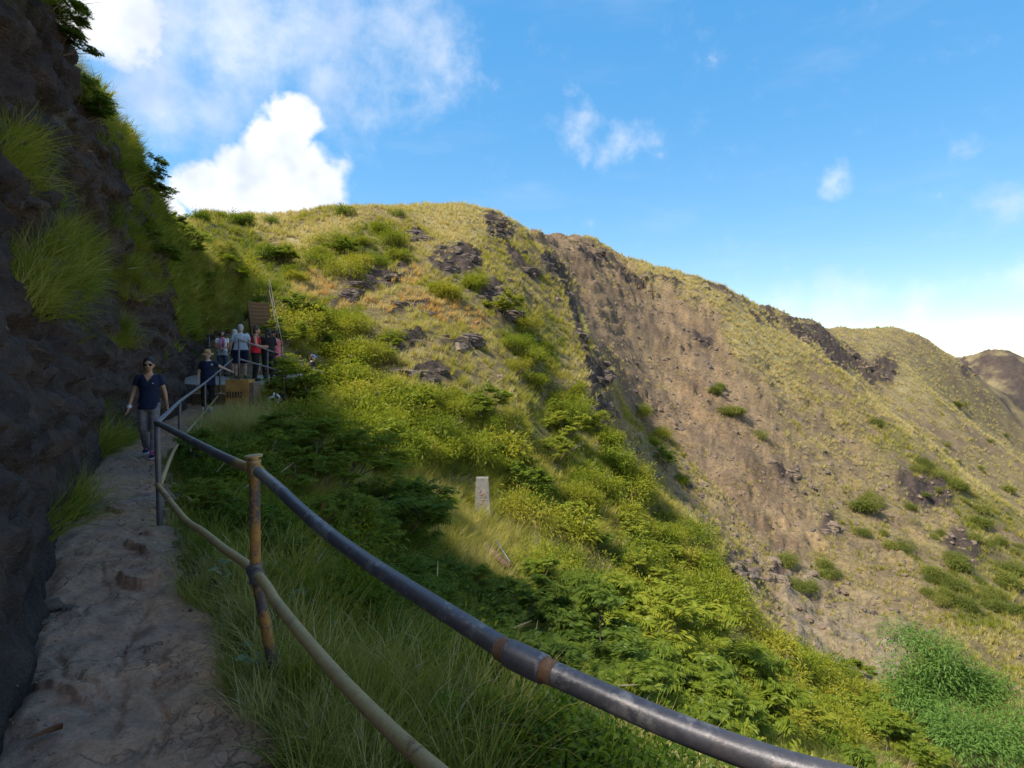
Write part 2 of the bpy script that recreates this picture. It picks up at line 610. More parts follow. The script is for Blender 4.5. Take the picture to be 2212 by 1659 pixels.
GREENG = [(820, 540, 80, 60, 0), (700, 700, 120, 80, 0), (1150, 740, 60, 110, -25), (1010, 600, 40, 60, -30), (1200, 1000, 200, 120, 30), (850, 950, 260, 110, 0), (2050, 1050, 260, 60, 37), (2000, 860, 120, 25, 40),
          (500, 520, 80, 60, 0), (560, 620, 80, 60, 0), (2100, 1250, 160, 120, 30), (1430, 970, 150, 22, 42), (1870, 1120, 120, 80, 20)]
PALE = [(1770, 765, 130, 16, 36), (1920, 885, 90, 16, 42), (2060, 1000, 110, 18, 38), (1960, 800, 140, 16, 40), (2120, 930, 110, 16, 38), (1450, 985, 170, 14, 42), (1330, 800, 30, 60, -20), (1560, 1080, 60, 20, 40), (2050, 780, 60, 14, 25), (1000, 470, 160, 40, 8), (700, 500, 120, 40, -15), (560, 480, 60, 22, 0), (1460, 620, 150, 30, 28), (1640, 720, 120, 45, 32), (1830, 800, 150, 18, 38), (1950, 800, 120, 50, 35), (980, 520, 60, 70, 30), (1650, 780, 140, 40, 38)]


def regions(x, y, z):
    """masks at world points: rock, bare, shrub, green, pale, orange in 0..1"""
    y_ = np.maximum(y, 0.2)
    u = U0 + F * x / y_
    v = V0 - F * (z - CZ) / y_
    # break the outlines with noise that lives on the slope
    s = np.clip(y_ / 30.0, 0.15, 4)
    u2 = u + 26 * fbm(x / (2.2 * s), y / (2.2 * s), 3.3, 3)
    v2 = v + 26 * fbm(x / (2.2 * s), y / (2.2 * s), 8.3, 3)
    rock = np.clip(inell(u2, v2, ROCK) * 2.6, 0, 1)
    brown = inpoly(u2, v2, BROWN).astype(float)
    brown2 = inpoly(u2, v2, BROWN2).astype(float)
    brown2 = np.maximum(brown2, 0.75 * inpoly(u2 + 40 * fbm(x / (6 * s), y / (6 * s), 77, 2), v2, THIN))
    grey = np.clip(inell(u2, v2, GREYB) * 3, 0, 1)
    sh = np.zeros(u.shape)
    for p in SHRUB:
        sh = np.maximum(sh, inpoly(u2, v2, p))
    ss = np.zeros(u.shape)
    for p in SHRUB_SMALL:
        ss = np.maximum(ss, inpoly(u2, v2, p))
    og = np.clip(inell(u2, v2, ORANGE) * 3, 0, 1)
    gr = np.clip(inell(u2, v2, GREENG) * 2.5, 0, 1)
    pa = np.clip(inell(u2, v2, PALE) * 2.5, 0, 1)
    return dict(u=u, v=v, rock=rock, brown=brown, brown2=brown2, grey=grey, shrub=sh, small=ss, orange=og, green=gr, pale=pa)


def _terr():
    th = np.concatenate([np.linspace(-100, -50, 30, endpoint=False), np.linspace(-50, 46, 640), np.linspace(46, 105, 40)[1:]])
    th = np.radians(th)
    lr = np.concatenate([np.linspace(math.log(0.12), math.log(0.9), 12, endpoint=False), np.linspace(math.log(0.9), math.log(560), 560), np.linspace(math.log(560), math.log(3000), 14)[1:]])
    TH, LR = np.meshgrid(th, lr, indexing='ij')
    r = np.exp(LR)
    cap = np.minimum(LR, math.log(560))
    e = base_e((TH * 2.2).ravel(), cap.ravel()).reshape(TH.shape)
    e = np.where(r > 560, e - 0.10 * sstep(math.log(560), math.log(900), LR), e)
    x, y = r * np.sin(TH), r * np.cos(TH)
    z = CZ + e * r
    # broken relief
    near = sstep(4, 40, r)
    far = sstep(50, 160, r)
    A = 0.04 + 0.38 * near
    z = z + A * fbm(x / 4.2, y / 4.2, 0, 4, 0.55)
    z = z + far * 1.3 * fbm(x / 17, y / 17, 5, 3)
    rg = regions(x, y, z)
    # ledges in the layered outcrops
    rk = rg['rock'] * near
    strat = z / (0.9 + 0.9 * far) + 0.10 * x + 0.5 * fbm(x / 3, y / 3, 2, 2)
    fr = strat - np.floor(strat)
    z = z + rk * (0.75 + 0.6 * far) * (sstep(0.25, 0.75, fr) - fr) * 1.6 + rk * (0.35 + 0.5 * far) * (0.3 + fbm(x / 1.6, y / 1.6, 1, 3))
    # runnels down the bare scree
    q = (x * 0.86 + y * 0.42)
    al = (-x * 0.42 + y * 0.86)
    br = np.maximum(rg['brown'], rg['brown2'])
    z = z + sstep(80, 140, r) * (1 - br) * (1.1 * ridged(q / 15, al / 70, 12, 3) - 0.7)
    z = z - br * (0.75 * ridged(q / 5.0, al / 26, 2, 4) - 0.3) + br * 0.30 * fbm(x / 1.4, y / 1.4, 4, 4, 0.6)
    sc = z / 2.6 + 0.05 * x + 0.6 * fbm(x / 9, y / 9, 6, 3)
    sf = sc - np.floor(sc)
    led = br * sstep(-0.1, 0.25, fbm(x / 11, y / 11, 15, 3))
    z = z + led * 1.3 * (sstep(0.45, 0.8, sf) - sf)
    z = z + rg['grey'] * 0.5 * ridged(x / 3.0, y / 3.0, 3, 3)
    return th, lr, x, y, z, rg


TH1, LR1, TX, TY, TZ, RG = _terr()


def ground(x, y):
    """height of the sheet (bilinear)"""
    x, y = np.asarray(x, float), np.asarray(y, float)
    a, b = np.arctan2(x, y), np.log(np.maximum(np.hypot(x, y), 0.13))
    fi = np.interp(a, TH1, np.arange(len(TH1)))
    fj = np.interp(b, LR1, np.arange(len(LR1)))
    i = np.clip(fi.astype(int), 0, len(TH1) - 2)
    j = np.clip(fj.astype(int), 0, len(LR1) - 2)
    du, dv = fi - i, fj - j
    return (TZ[i, j] * (1 - du) * (1 - dv) + TZ[i + 1, j] * du * (1 - dv) + TZ[i, j + 1] * (1 - du) * dv + TZ[i + 1, j + 1] * du * dv)


def hit(u, v, dmin=1.5, dmax=500):
    """first point of the slope along a pixel's direction"""
    d = np.exp(np.linspace(math.log(dmin), math.log(dmax), 1500))
    x = (u - U0) / F * d
    z = CZ + (V0 - v) / F * d
    below = z < ground(x, d)
    k = int(np.argmax(below)) if below.any() else len(d) - 1
    return Vector((x[k], d[k], float(ground(x[k], d[k]))))

# ------------------------------------------------------------------ materials
def foliage_mat(name, stops, trans=0.35, spread=0.30, use_tint=True, rough=0.6, base=0.0):
    """leaf / blade colour from a per-plant tint and a per-leaf variation"""
    m, t, out = new_mat(name)
    geo = t.n('ShaderNodeNewGeometry')
    rnd = geo.outputs['Random Per Island']
    fac = t.math('MULTIPLY', t.math('SUBTRACT', rnd, 0.5), spread)
    if use_tint:
        at = t.n('ShaderNodeAttribute', attribute_type='INSTANCER', attribute_name='tint')
        fac = t.math('ADD', fac, at.outputs['Fac'])
    else:
        fac = t.math('ADD', fac, base)
    fac = t.math('ADD', fac, 0.0, clamp=True)
    col = t.ramp(fac, stops)
    d = t.n('ShaderNodeBsdfDiffuse')
    t.l(col, d.inputs['Color'])
    tr = t.n('ShaderNodeBsdfTranslucent')
    tcol = t.mix(1.0, col, (1.25, 1.2, 0.7), 'MULTIPLY')
    t.l(tcol, tr.inputs['Color'])
    mx = t.n('ShaderNodeMixShader')
    mx.inputs[0].default_value = trans
    t.l(d.outputs[0], mx.inputs[1])
    t.l(tr.outputs[0], mx.inputs[2])
    gl = t.n('ShaderNodeBsdfGlossy')
    gl.inputs['Roughness'].default_value = rough * 0.7
    gl.inputs['Color'].default_value = (0.9, 0.95, 0.9, 1)
    m2 = t.n('ShaderNodeMixShader')
    m2.inputs[0].default_value = 0.008
    t.l(mx.outputs[0], m2.inputs[1])
    t.l(gl.outputs[0], m2.inputs[2])
    t.l(m2.outputs[0], out.inputs['Surface'])
    return m


M_GRASS = foliage_mat('grass_blades', [(0.0, (0.08, 0.125, 0.014)), (0.3, (0.18, 0.20, 0.022)), (0.5, (0.31, 0.285, 0.05)), (0.7, (0.43, 0.36, 0.12)),
                                       (0.86, (0.50, 0.45, 0.24)), (1.0, (0.50, 0.25, 0.06))], 0.45, 0.22)
M_OLIVE = foliage_mat('olive_leaves', [(0.0, (0.07, 0.095, 0.02)), (0.5, (0.15, 0.17, 0.03)), (1.0, (0.26, 0.25, 0.06))], 0.35, 0.5)
M_PLUME = foliage_mat('grass_plume', [(0, (0.34, 0.30, 0.22)), (1, (0.48, 0.43, 0.34))], 0.5, 1.0, False, base=0.5)
M_LEAF = foliage_mat('shrub_leaves', [(0.0, (0.06, 0.12, 0.012)), (0.35, (0.135, 0.175, 0.014)), (0.6, (0.205, 0.228, 0.018)), (0.85, (0.285, 0.27, 0.028)), (1.0, (0.33, 0.28, 0.05))], 0.42, 0.26)
M_FEATHER = foliage_mat('feather_leaves', [(0.0, (0.065, 0.11, 0.02)), (0.4, (0.125, 0.172, 0.02)), (0.7, (0.19, 0.225, 0.022)), (1.0, (0.26, 0.265, 0.03))], 0.42, 0.4)
M_TREELEAF = foliage_mat('tree_leaves', [(0.0, (0.07, 0.14, 0.03)), (0.5, (0.115, 0.205, 0.04)), (1.0, (0.17, 0.26, 0.05))], 0.4, 0.4, False, base=0.5)
M_DEADLEAF = foliage_mat('dead_leaves', [(0.0, (0.10, 0.045, 0.03)), (0.5, (0.20, 0.085, 0.045)), (1.0, (0.30, 0.16, 0.08))], 0.25, 1.0, False, base=0.5)
M_SAGE = foliage_mat('sage_leaves', [(0.0, (0.10, 0.17, 0.09)), (1.0, (0.20, 0.29, 0.17))], 0.3, 1.0, False, base=0.5)


def solid(name, stops, scale=6.0, detail=6, rough=0.85, bump=0.3, bscale=None, metal=0.0, spec=0.3, dist=0.0, vscale=None):
    m, t, out = new_mat(name)
    tcn = t.n('ShaderNodeTexCoord')
    vec = tcn.outputs['Object']
    if vscale:
        mpn = t.n('ShaderNodeMapping')
        mpn.inputs['Scale'].default_value = vscale
        t.l(vec, mpn.inputs['Vector'])
        vec = mpn.outputs[0]
    nz = t.noise(vec, scale, detail, 0.6, dist)
    col = t.ramp(nz, stops)
    b = t.n('ShaderNodeBsdfPrincipled')
    t.l(col, b.inputs['Base Color'])
    b.inputs['Roughness'].default_value = rough
    b.inputs['Metallic'].default_value = metal
    b.inputs['Specular IOR Level'].default_value = spec
    if bump:
        bn = t.n('ShaderNodeBump')
        bn.inputs['Strength'].default_value = bump
        bn.inputs['Distance'].default_value = 0.02
        t.l(t.noise(vec, bscale or scale * 4, 5, 0.65), bn.inputs['Height'])
        t.l(bn.outputs[0], b.inputs['Normal'])
    t.l(b.outputs[0], out.inputs['Surface'])
    return m


M_STEM = solid('woody_stem', [(0.3, (0.10, 0.075, 0.05)), (0.7, (0.23, 0.19, 0.14))], 30)
M_CONC = solid('grey_concrete', [(0.3, (0.20, 0.17, 0.14)), (0.7, (0.32, 0.28, 0.235))], 4, bump=0.3)
M_OCHRE = solid('ochre_paint', [(0.3, (0.20, 0.105, 0.04)), (0.5, (0.33, 0.18, 0.05)), (0.75, (0.42, 0.25, 0.07))], 3.5, bump=0.25)
M_STEPP = solid('worn_step', [(0.3, (0.15, 0.10, 0.055)), (0.7, (0.23, 0.155, 0.085))], 5, bump=0.25)
M_STEPD = solid('brown_step', [(0.3, (0.12, 0.078, 0.042)), (0.7, (0.19, 0.125, 0.065))], 5, bump=0.25)
M_DARK = solid('dark_slot', [(0.3, (0.02, 0.02, 0.018)), (0.7, (0.04, 0.035, 0.03))], 6)
M_STONE = solid('loose_stone', [(0.3, (0.12, 0.08, 0.06)), (0.7, (0.23, 0.16, 0.12))], 12, bump=0.8)

M_BLOCK = solid('outcrop_rock', [(0.3, (0.055, 0.043, 0.038)), (0.5, (0.10, 0.078, 0.066)), (0.75, (0.17, 0.135, 0.11))], 2.2, 8, 0.95, 1.0, 6.0, vscale=(1, 1, 1.8))
M_BLOCK2 = solid('scree_rock', [(0.3, (0.10, 0.075, 0.055)), (0.5, (0.165, 0.12, 0.085)), (0.75, (0.23, 0.175, 0.125))], 2.2, 8, 0.95, 1.0, 6.0, vscale=(1, 1, 1.8))

# bare slope
M_SOIL, t, out = new_mat('hillside_soil')
tcn = t.n('ShaderNodeTexCoord')
ob = tcn.outputs['Object']
at = t.n('ShaderNodeAttribute', attribute_type='GEOMETRY', attribute_name='soil')
big = t.noise(ob, 0.35, 6, 0.6)
mid = t.noise(ob, 2.2, 7, 0.66)
finen = t.noise(ob, 9.0, 6, 0.7)
c1 = t.mix(1.0, at.outputs['Color'], t.ramp(big, [(0.3, (0.72, 0.72, 0.75)), (0.7, (1.25, 1.2, 1.1))]), 'MULTIPLY')
c2 = t.mix(1.0, c1, t.ramp(mid, [(0.28, (0.5, 0.48, 0.48)), (0.5, (1.0, 1.0, 1.0)), (0.72, (1.4, 1.36, 1.28))]), 'MULTIPLY')
c3 = t.mix(0.8, c2, t.ramp(finen, [(0.3, (0.6, 0.6, 0.6)), (0.7, (1.3, 1.3, 1.3))]), 'MULTIPLY')
b = t.n('ShaderNodeBsdfPrincipled')
t.l(c3, b.inputs['Base Color'])
b.inputs['Roughness'].default_value = 0.95
b.inputs['Specular IOR Level'].default_value = 0.1
bn = t.n('ShaderNodeBump')
bn.inputs['Strength'].default_value = 0.9
bn.inputs['Distance'].default_value = 0.35
t.l(t.math('ADD', mid, t.math('MULTIPLY', finen, 0.4)), bn.inputs['Height'])
t.l(bn.outputs[0], b.inputs['Normal'])
t.l(b.outputs[0], out.inputs['Surface'])

# cliff rock
M_CLIFF, t, out = new_mat('cliff_rock')
tcn = t.n('ShaderNodeTexCoord')
ob = tcn.outputs['Object']
big = t.noise(ob, 0.6, 6, 0.6)
mid = t.noise(ob, 3.0, 8, 0.68, 0.4)
spk = t.noise(ob, 26.0, 3, 0.6)
mpn = t.n('ShaderNodeMapping')
mpn.inputs['Scale'].default_value = (1, 1, 3.5)
t.l(ob, mpn.inputs['Vector'])
lay = t.noise(mpn.outputs[0], 1.5, 6, 0.6, 0.6)
c = t.ramp(big, [(0.3, (0.056, 0.040, 0.035)), (0.55, (0.080, 0.057, 0.047)), (0.75, (0.11, 0.076, 0.055))])
c = t.mix(1.0, c, t.ramp(mid, [(0.3, (0.5, 0.5, 0.52)), (0.5, (1, 1, 1)), (0.72, (1.6, 1.55, 1.5))]), 'MULTIPLY')
c = t.mix(t.maprange(spk, 0.66, 0.74, 0, 0.5), c, (0.30, 0.28, 0.26))
c = t.mix(t.math('MULTIPLY', t.maprange(t.noise(ob, 0.9, 5, 0.7), 0.64, 0.72, 0, 1), 0.45), c, (0.34, 0.31, 0.29))
b = t.n('ShaderNodeBsdfPrincipled')
t.l(c, b.inputs['Base Color'])
b.inputs['Roughness'].default_value = 0.9
b.inputs['Specular IOR Level'].default_value = 0.2
bn = t.n('ShaderNodeBump')
bn.inputs['Strength'].default_value = 1.0
bn.inputs['Distance'].default_value = 0.22
t.l(t.math('ADD', t.math('ADD', mid, t.math('MULTIPLY', spk, 0.25)), t.math('MULTIPLY', lay, 0.6)), bn.inputs['Height'])
t.l(bn.outputs[0], b.inputs['Normal'])
t.l(b.outputs[0], out.inputs['Surface'])

# trodden path of rock and packed earth
M_PATH, t, out = new_mat('path_rock')
tcn = t.n('ShaderNodeTexCoord')
ob = tcn.outputs['Object']
wrp = t.n('ShaderNodeTexNoise')
wrp.inputs['Scale'].default_value = 2.4
wrp.inputs['Detail'].default_value = 5
t.l(ob, wrp.inputs['Vector'])
wv = t.n('ShaderNodeVectorMath', operation='SCALE')
t.l(wrp.outputs['Color'], wv.inputs[0])
wv.inputs['Scale'].default_value = 0.9
wob = t.vmath('ADD', ob, wv.outputs[0]).outputs[0]
big = t.noise(ob, 0.9, 6, 0.6)
mid = t.noise(ob, 5.0, 8, 0.65)
fin = t.noise(ob, 40.0, 5, 0.7)
vo = t.n('ShaderNodeTexVoronoi', feature='DISTANCE_TO_EDGE')
vo.inputs['Scale'].default_value = 1.5
t.l(wob, vo.inputs['Vector'])
vo2 = t.n('ShaderNodeTexVoronoi', feature='DISTANCE_TO_EDGE')
vo2.inputs['Scale'].default_value = 7.0
t.l(wob, vo2.inputs['Vector'])
crk = t.math('MULTIPLY', t.maprange(vo.outputs['Distance'], 0.0, 0.022, 1, 0, True), t.maprange(t.noise(ob, 1.7, 3), 0.46, 0.58, 0, 1))
crk2 = t.math('MULTIPLY', t.maprange(vo2.outputs['Distance'], 0.0, 0.05, 1, 0, True), t.maprange(t.noise(ob, 1.1, 3, 0.5, 0.3), 0.50, 0.62, 0, 1))
c = t.ramp(big, [(0.32, (0.26, 0.165, 0.125)), (0.5, (0.34, 0.19, 0.118)), (0.68, (0.43, 0.215, 0.10))])
c = t.mix(1.0, c, t.ramp(mid, [(0.3, (0.62, 0.6, 0.6)), (0.5, (1, 1, 1)), (0.72, (1.3, 1.28, 1.25))]), 'MULTIPLY')
c = t.mix(0.7, c, t.ramp(fin, [(0.3, (0.7, 0.7, 0.7)), (0.7, (1.25, 1.25, 1.25))]), 'MULTIPLY')
c = t.mix(t.math('MULTIPLY', crk, 0.6), c, (0.07, 0.048, 0.035))
c = t.mix(t.math('MULTIPLY', crk2, 0.5), c, (0.06, 0.045, 0.035))
b = t.n('ShaderNodeBsdfPrincipled')
t.l(c, b.inputs['Base Color'])
t.l(t.ramp(mid, [(0.3, (0.62, 0.62, 0.62)), (0.7, (0.9, 0.9, 0.9))]), b.inputs['Roughness'])
b.inputs['Specular IOR Level'].default_value = 0.28
bn = t.n('ShaderNodeBump')
bn.inputs['Strength'].default_value = 0.75
bn.inputs['Distance'].default_value = 0.03
hgt = t.math('SUBTRACT', t.math('ADD', mid, t.math('MULTIPLY', fin, 0.25)), t.math('ADD', t.math('MULTIPLY', crk, 0.7), t.math('MULTIPLY', crk2, 0.4)))
t.l(hgt, bn.inputs['Height'])
t.l(bn.outputs[0], b.inputs['Normal'])
t.l(b.outputs[0], out.inputs['Surface'])


def pipe_mat(name, paint, wear, rust, wear_amt, rust_amt, metal=0.35, rough=0.45, vs=(1, 1, 1), worn=None):
    m, t, out = new_mat(name)
    tcn = t.n('ShaderNodeTexCoord')
    mpn = t.n('ShaderNodeMapping')
    mpn.inputs['Scale'].default_value = vs
    t.l(tcn.outputs['Object'], mpn.inputs['Vector'])
    vec = mpn.outputs[0]
    n1 = t.noise(vec, 6.0, 7, 0.68, 0.3)
    n2 = t.noise(vec, 55.0, 4, 0.65)
    n3 = t.noise(vec, 2.5, 6, 0.62)
    if worn:
        at = t.n('ShaderNodeAttribute', attribute_type='GEOMETRY', attribute_name='worn')
        of = t.maprange(t.math('ADD', at.outputs['Fac'], t.math('MULTIPLY', t.math('SUBTRACT', t.math('ADD', n1, n2), 1.0), 0.9)), 0.35, 0.65, 0, 1, True)
        paint = t.mix(of, paint, worn)
    wf = t.maprange(t.math('ADD', n1, t.math('MULTIPLY', t.math('SUBTRACT', n2, 0.5), 0.35)), 0.62 - wear_amt, 0.70 - wear_amt, 0, 1, True)
    rf = t.maprange(t.math('ADD', n3, t.math('MULTIPLY', t.math('SUBTRACT', n2, 0.5), 0.4)), 0.70 - rust_amt, 0.80 - rust_amt, 0, 1, True)
    c = t.mix(wf, paint, wear)
    c = t.mix(rf, c, rust)
    c = t.mix(0.6, c, t.ramp(n2, [(0.3, (0.6, 0.6, 0.6)), (0.7, (1.3, 1.3, 1.3))]), 'MULTIPLY')
    b = t.n('ShaderNodeBsdfPrincipled')
    t.l(c, b.inputs['Base Color'])
    b.inputs['Metallic'].default_value = metal
    t.l(t.math('ADD', t.math('MULTIPLY', n2, 0.3), rough - 0.12), b.inputs['Roughness'])
    bn = t.n('ShaderNodeBump')
    bn.inputs['Strength'].default_value = 0.35
    bn.inputs['Distance'].default_value = 0.003
    t.l(t.math('ADD', n2, n1), bn.inputs['Height'])
    t.l(bn.outputs[0], b.inputs['Normal'])
    t.l(b.outputs[0], out.inputs['Surface'])
    return m


M_RAILTOP = pipe_mat('worn_blue_grey_pipe', (0.085, 0.078, 0.085), (0.17, 0.155, 0.15), (0.12, 0.075, 0.045), 0.10, 0.10, 0.35, 0.42, worn=(0.34, 0.20, 0.07))
M_RAILLOW = pipe_mat('tan_painted_pipe', (0.36, 0.235, 0.09), (0.25, 0.165, 0.07), (0.18, 0.09, 0.035), 0.07, 0.10, 0.1, 0.55)
M_POSTRUST = pipe_mat('rusty_yellow_post', (0.34, 0.16, 0.03), (0.22, 0.10, 0.03), (0.07, 0.055, 0.055), 0.08, 0.27, 0.15, 0.6)
M_RAILOCHRE = pipe_mat('ochre_worn_pipe', (0.30, 0.19, 0.07), (0.16, 0.12, 0.08), (0.20, 0.11, 0.04), 0.04, 0.10, 0.3, 0.42)
M_POSTGREY = pipe_mat('grey_post', (0.12, 0.112, 0.118), (0.20, 0.15, 0.10), (0.16, 0.10, 0.06), 0.05, 0.10, 0.4, 0.5)
M_RAILFAR = pipe_mat('grey_brown_pipe', (0.15, 0.14, 0.15), (0.20, 0.17, 0.14), (0.17, 0.11, 0.06), 0.05, 0.08, 0.35, 0.5)
M_RAILDK = pipe_mat('dark_brown_pipe', (0.08, 0.065, 0.05), (0.13, 0.10, 0.07), (0.15, 0.09, 0.05), 0.05, 0.08, 0.1, 0.6)
M_RUST = pipe_mat('rust_ring', (0.16, 0.075, 0.035), (0.22, 0.11, 0.04), (0.08, 0.05, 0.04), 0.05, 0.1, 0.1, 0.7)

# ------------------------------------------------------------------ hillside sheet
n_th, n_lr = TX.shape
idx = np.arange(n_th * n_lr).reshape(n_th, n_lr)
quads = np.stack([idx[:-1, :-1], idx[1:, :-1], idx[1:, 1:], idx[:-1, 1:]], -1).reshape(-1, 4)
hill_me = mesh_np('hillside', np.stack([TX, TY, TZ], -1).reshape(-1, 3), quads, M_SOIL)


def blur(a, n=3, it=2):
    for _ in range(it):
        for ax in (0, 1):
            s = np.zeros_like(a)
            for k in range(-n, n + 1):
                s += np.roll(a, k, ax)
            a = s / (2 * n + 1)
    return a


def soil_colour():
    r = np.hypot(TX, TY)
    RG = {k: blur(q) if k in ('brown', 'brown2', 'grey') else q for k, q in globals()['RG'].items()}
    mot = sstep(-0.35, 0.4, fbm(TX / 7, TY / 7, 31, 4))
    c = np.empty(TX.shape + (4,), np.float32)
    c[...] = (0.19, 0.15, 0.07, 1)

    def lay(mask, col):
        for k in range(3):
            c[..., k] = c[..., k] * (1 - mask) + col[k] * mask
    lay(1 - sstep(8, 20, r), (0.13, 0.09, 0.055))
    lay(RG['green'] * 0.6, (0.13, 0.13, 0.04))
    lay(RG['pale'] * 0.8, (0.30, 0.26, 0.13))
    lay(RG['brown'], (0.215, 0.148, 0.088))
    lay(RG['brown'] * mot * 0.6, (0.275, 0.20, 0.12))
    lay(RG['brown'] * (1 - mot) * 0.5, (0.14, 0.10, 0.07))
    lay(RG['brown2'] * 0.85, (0.23, 0.175, 0.10))
    lay(RG['grey'] * (0.35 + 0.45 * mot), (0.26, 0.22, 0.165))
    lay(sstep(140, 200, r) * (1 - RG['brown']) * 0.6, (0.235, 0.19, 0.11))
    bp = sstep(0.12, 0.32, fbm(TX / 8, TY / 8, 51, 4)) * sstep(60, 100, r)
    lay(bp * 0.75 * (1 - RG['pale']), (0.17, 0.125, 0.085))
    lay(RG['rock'], (0.075, 0.058, 0.05))
    return c


att = hill_me.color_attributes.new('soil', 'FLOAT_COLOR', 'POINT')
att.data.foreach_set('color', soil_colour().ravel())
hill = tag(link('hillside', hill_me), 'steep brown crater slope with grass, shrubs and bare scree', kind='structure')

# ------------------------------------------------------------------ trail
BY = [-5, -2, 0, 2.2, 3.7, 5.2, 7.4, 9.4, 12, 15.4, 17, 19, 22, 25, 28, 31]
BX = [-0.7, -0.9, -1.15, -1.87, -3.0, -4.05, -5.45, -6.7, -7.9, -8.75, -9.7, -10.9, -12.1, -12.6, -13.2, -14.2]
EY = [-5, -2, 0, 1.0, 2.2, 2.7, 3.5, 4.1, 5.5, 8.9, 12.3, 15.4, 18, 21, 24]
EX = [1.4, 1.2, 0.9, 0.15, -0.85, -1.30, -1.85, -2.4, -3.35, -5.45, -6.75, -7.35, -7.4, -7.7, -8.2]


def wall_x(y): return np.interp(y, BY, BX)
def edge_x(y): return np.interp(y, EY, EX)


ys = np.concatenate([np.linspace(-4, 1.5, 40, endpoint=False), np.linspace(1.5, 7, 320, endpoint=False), np.linspace(7, 16, 140)])
ts = np.linspace(0, 1, 110)
YY, TT = np.meshgrid(ys, ts, indexing='ij')
x0, x1 = wall_x(YY) - 0.35, edge_x(YY) + 0.22
XX = x0 + (x1 - x0) * TT
pz = ground(XX, YY)
# average the sheet across the trail so that it is walkable
pz = 0.35 * pz + 0.65 * pz[:, 26:84].mean(1, keepdims=True)
edge = np.clip(np.minimum(TT, 1 - TT) * (x1 - x0) / 0.42, 0, 1)
edge = sstep(0, 1, edge + 0.3 * fbm(XX * 2.2, YY * 2.2, 1, 3))
lump = 0.020 * fbm(XX / 0.55, YY / 0.55, 0, 5, 0.6) + 0.02 * fbm(XX / 0.16, YY / 0.16, 3, 3)
slab = fbm(XX / 0.9 + 0.2 * fbm(XX * 2, YY * 2, 0, 2), YY / 0.9, 7, 2)
lump = lump + 0.018 * sstep(-0.02, 0.02, slab)
PZ = pz - 0.05 + 0.10 * edge + lump


def on_trail(px):
    return np.array([tuple(P(u, v, 1.57 * F / (v - V0)))[:2] for u, v in px])


def ledge(px, h, back):
    """raised plate of rock whose broken edge faces down the trail"""
    q = on_trail(px)
    o_ = np.argsort(q[:, 0])
    yf = np.interp(XX, q[o_, 0], q[o_, 1]) + 0.025 * fbm(XX / 0.07, XX * 0 + h * 50, 0, 3)
    ins = sstep(q[:, 0].min() - 0.02, q[:, 0].min() + 0.06, XX) * (1 - sstep(q[:, 0].max() - 0.10, q[:, 0].max() + 0.04, XX))
    d_ = YY - yf
    return ins * h * np.where(d_ > 0, np.exp(-d_ / back), 0) - ins * 0.35 * h * np.exp(-((d_ + 0.03) / 0.03) ** 2) * (d_ <= 0)


PZ = PZ + ledge([(250, 1252), (262, 1262), (280, 1263), (292, 1268), (306, 1273), (325, 1268), (357, 1252), (368, 1250)], 0.065, 0.42)
PZ = PZ + ledge([(268, 1184), (285, 1192), (300, 1200), (322, 1209)], 0.045, 0.30)
PZ = PZ + ledge([(60, 1480), (110, 1490), (160, 1512), (205, 1530)], 0.025, 0.30)
PZ = PZ + ledge([(225, 1110), (262, 1118), (290, 1112)], 0.035, 0.5)
PZ = PZ + ledge([(420, 1440), (470, 1430), (520, 1450)], 0.02, 0.2)
for crack in ([(225, 1228), (219, 1247), (232, 1265), (239, 1280), (226, 1295), (196, 1305), (178, 1338), (123, 1344)],
              [(330, 1300), (300, 1350), (270, 1400), (255, 1450), (262, 1520), (240, 1600)],
              [(400, 1380), (352, 1420), (330, 1480), (360, 1560), (340, 1650)],
              [(120, 1420), (150, 1470), (205, 1500), (260, 1520)], [(470, 1520), (400, 1530), (350, 1560), (300, 1640)]):
    q = on_trail(crack)
    q = q + 0.0
    best = np.full(XX.shape, 9.0)
    wx, wy = XX + 0.03 * fbm(XX / 0.12, YY / 0.12, 1, 2), YY + 0.03 * fbm(XX / 0.12, YY / 0.12, 5, 2)
    for i in range(len(q) - 1):
        a_, b_ = q[i], q[i + 1]
        ab = b_ - a_
        tt = np.clip(((wx - a_[0]) * ab[0] + (wy - a_[1]) * ab[1]) / (ab @ ab), 0, 1)
        best = np.minimum(best, np.hypot(wx - a_[0] - ab[0] * tt, wy - a_[1] - ab[1] * tt))
    PZ = PZ - 0.020 * (1 - sstep(0.0, 0.03, best))
# crumbled plates towards the verge
cr = np.abs(perlin(XX / 0.17 + 0.4 * fbm(XX / 0.3, YY / 0.3, 2, 2), YY / 0.17, 3))
PZ = PZ - 0.009 * (1 - sstep(0.0, 0.12, cr)) * sstep(0.45, 0.8, TT)
pi_ = np.arange(XX.size).reshape(XX.shape)
pq = np.stack([pi_[:-1, :-1], pi_[:-1, 1:], pi_[1:, 1:], pi_[1:, :-1]], -1).reshape(-1, 4)
path_me = mesh_np('path', np.stack([XX, YY, PZ], -1).reshape(-1, 3), pq[:, ::-1], M_PATH)
tag(link('path', path_me), 'worn trail of rock and packed earth between cliff and railing', kind='structure')
_pv = np.stack([XX, YY, PZ], -1).reshape(-1, 3)


def path_z(x, y):
    k = np.argmin((_pv[:, 0] - x) ** 2 + (_pv[:, 1] - y) ** 2)
    return float(_pv[k, 2])


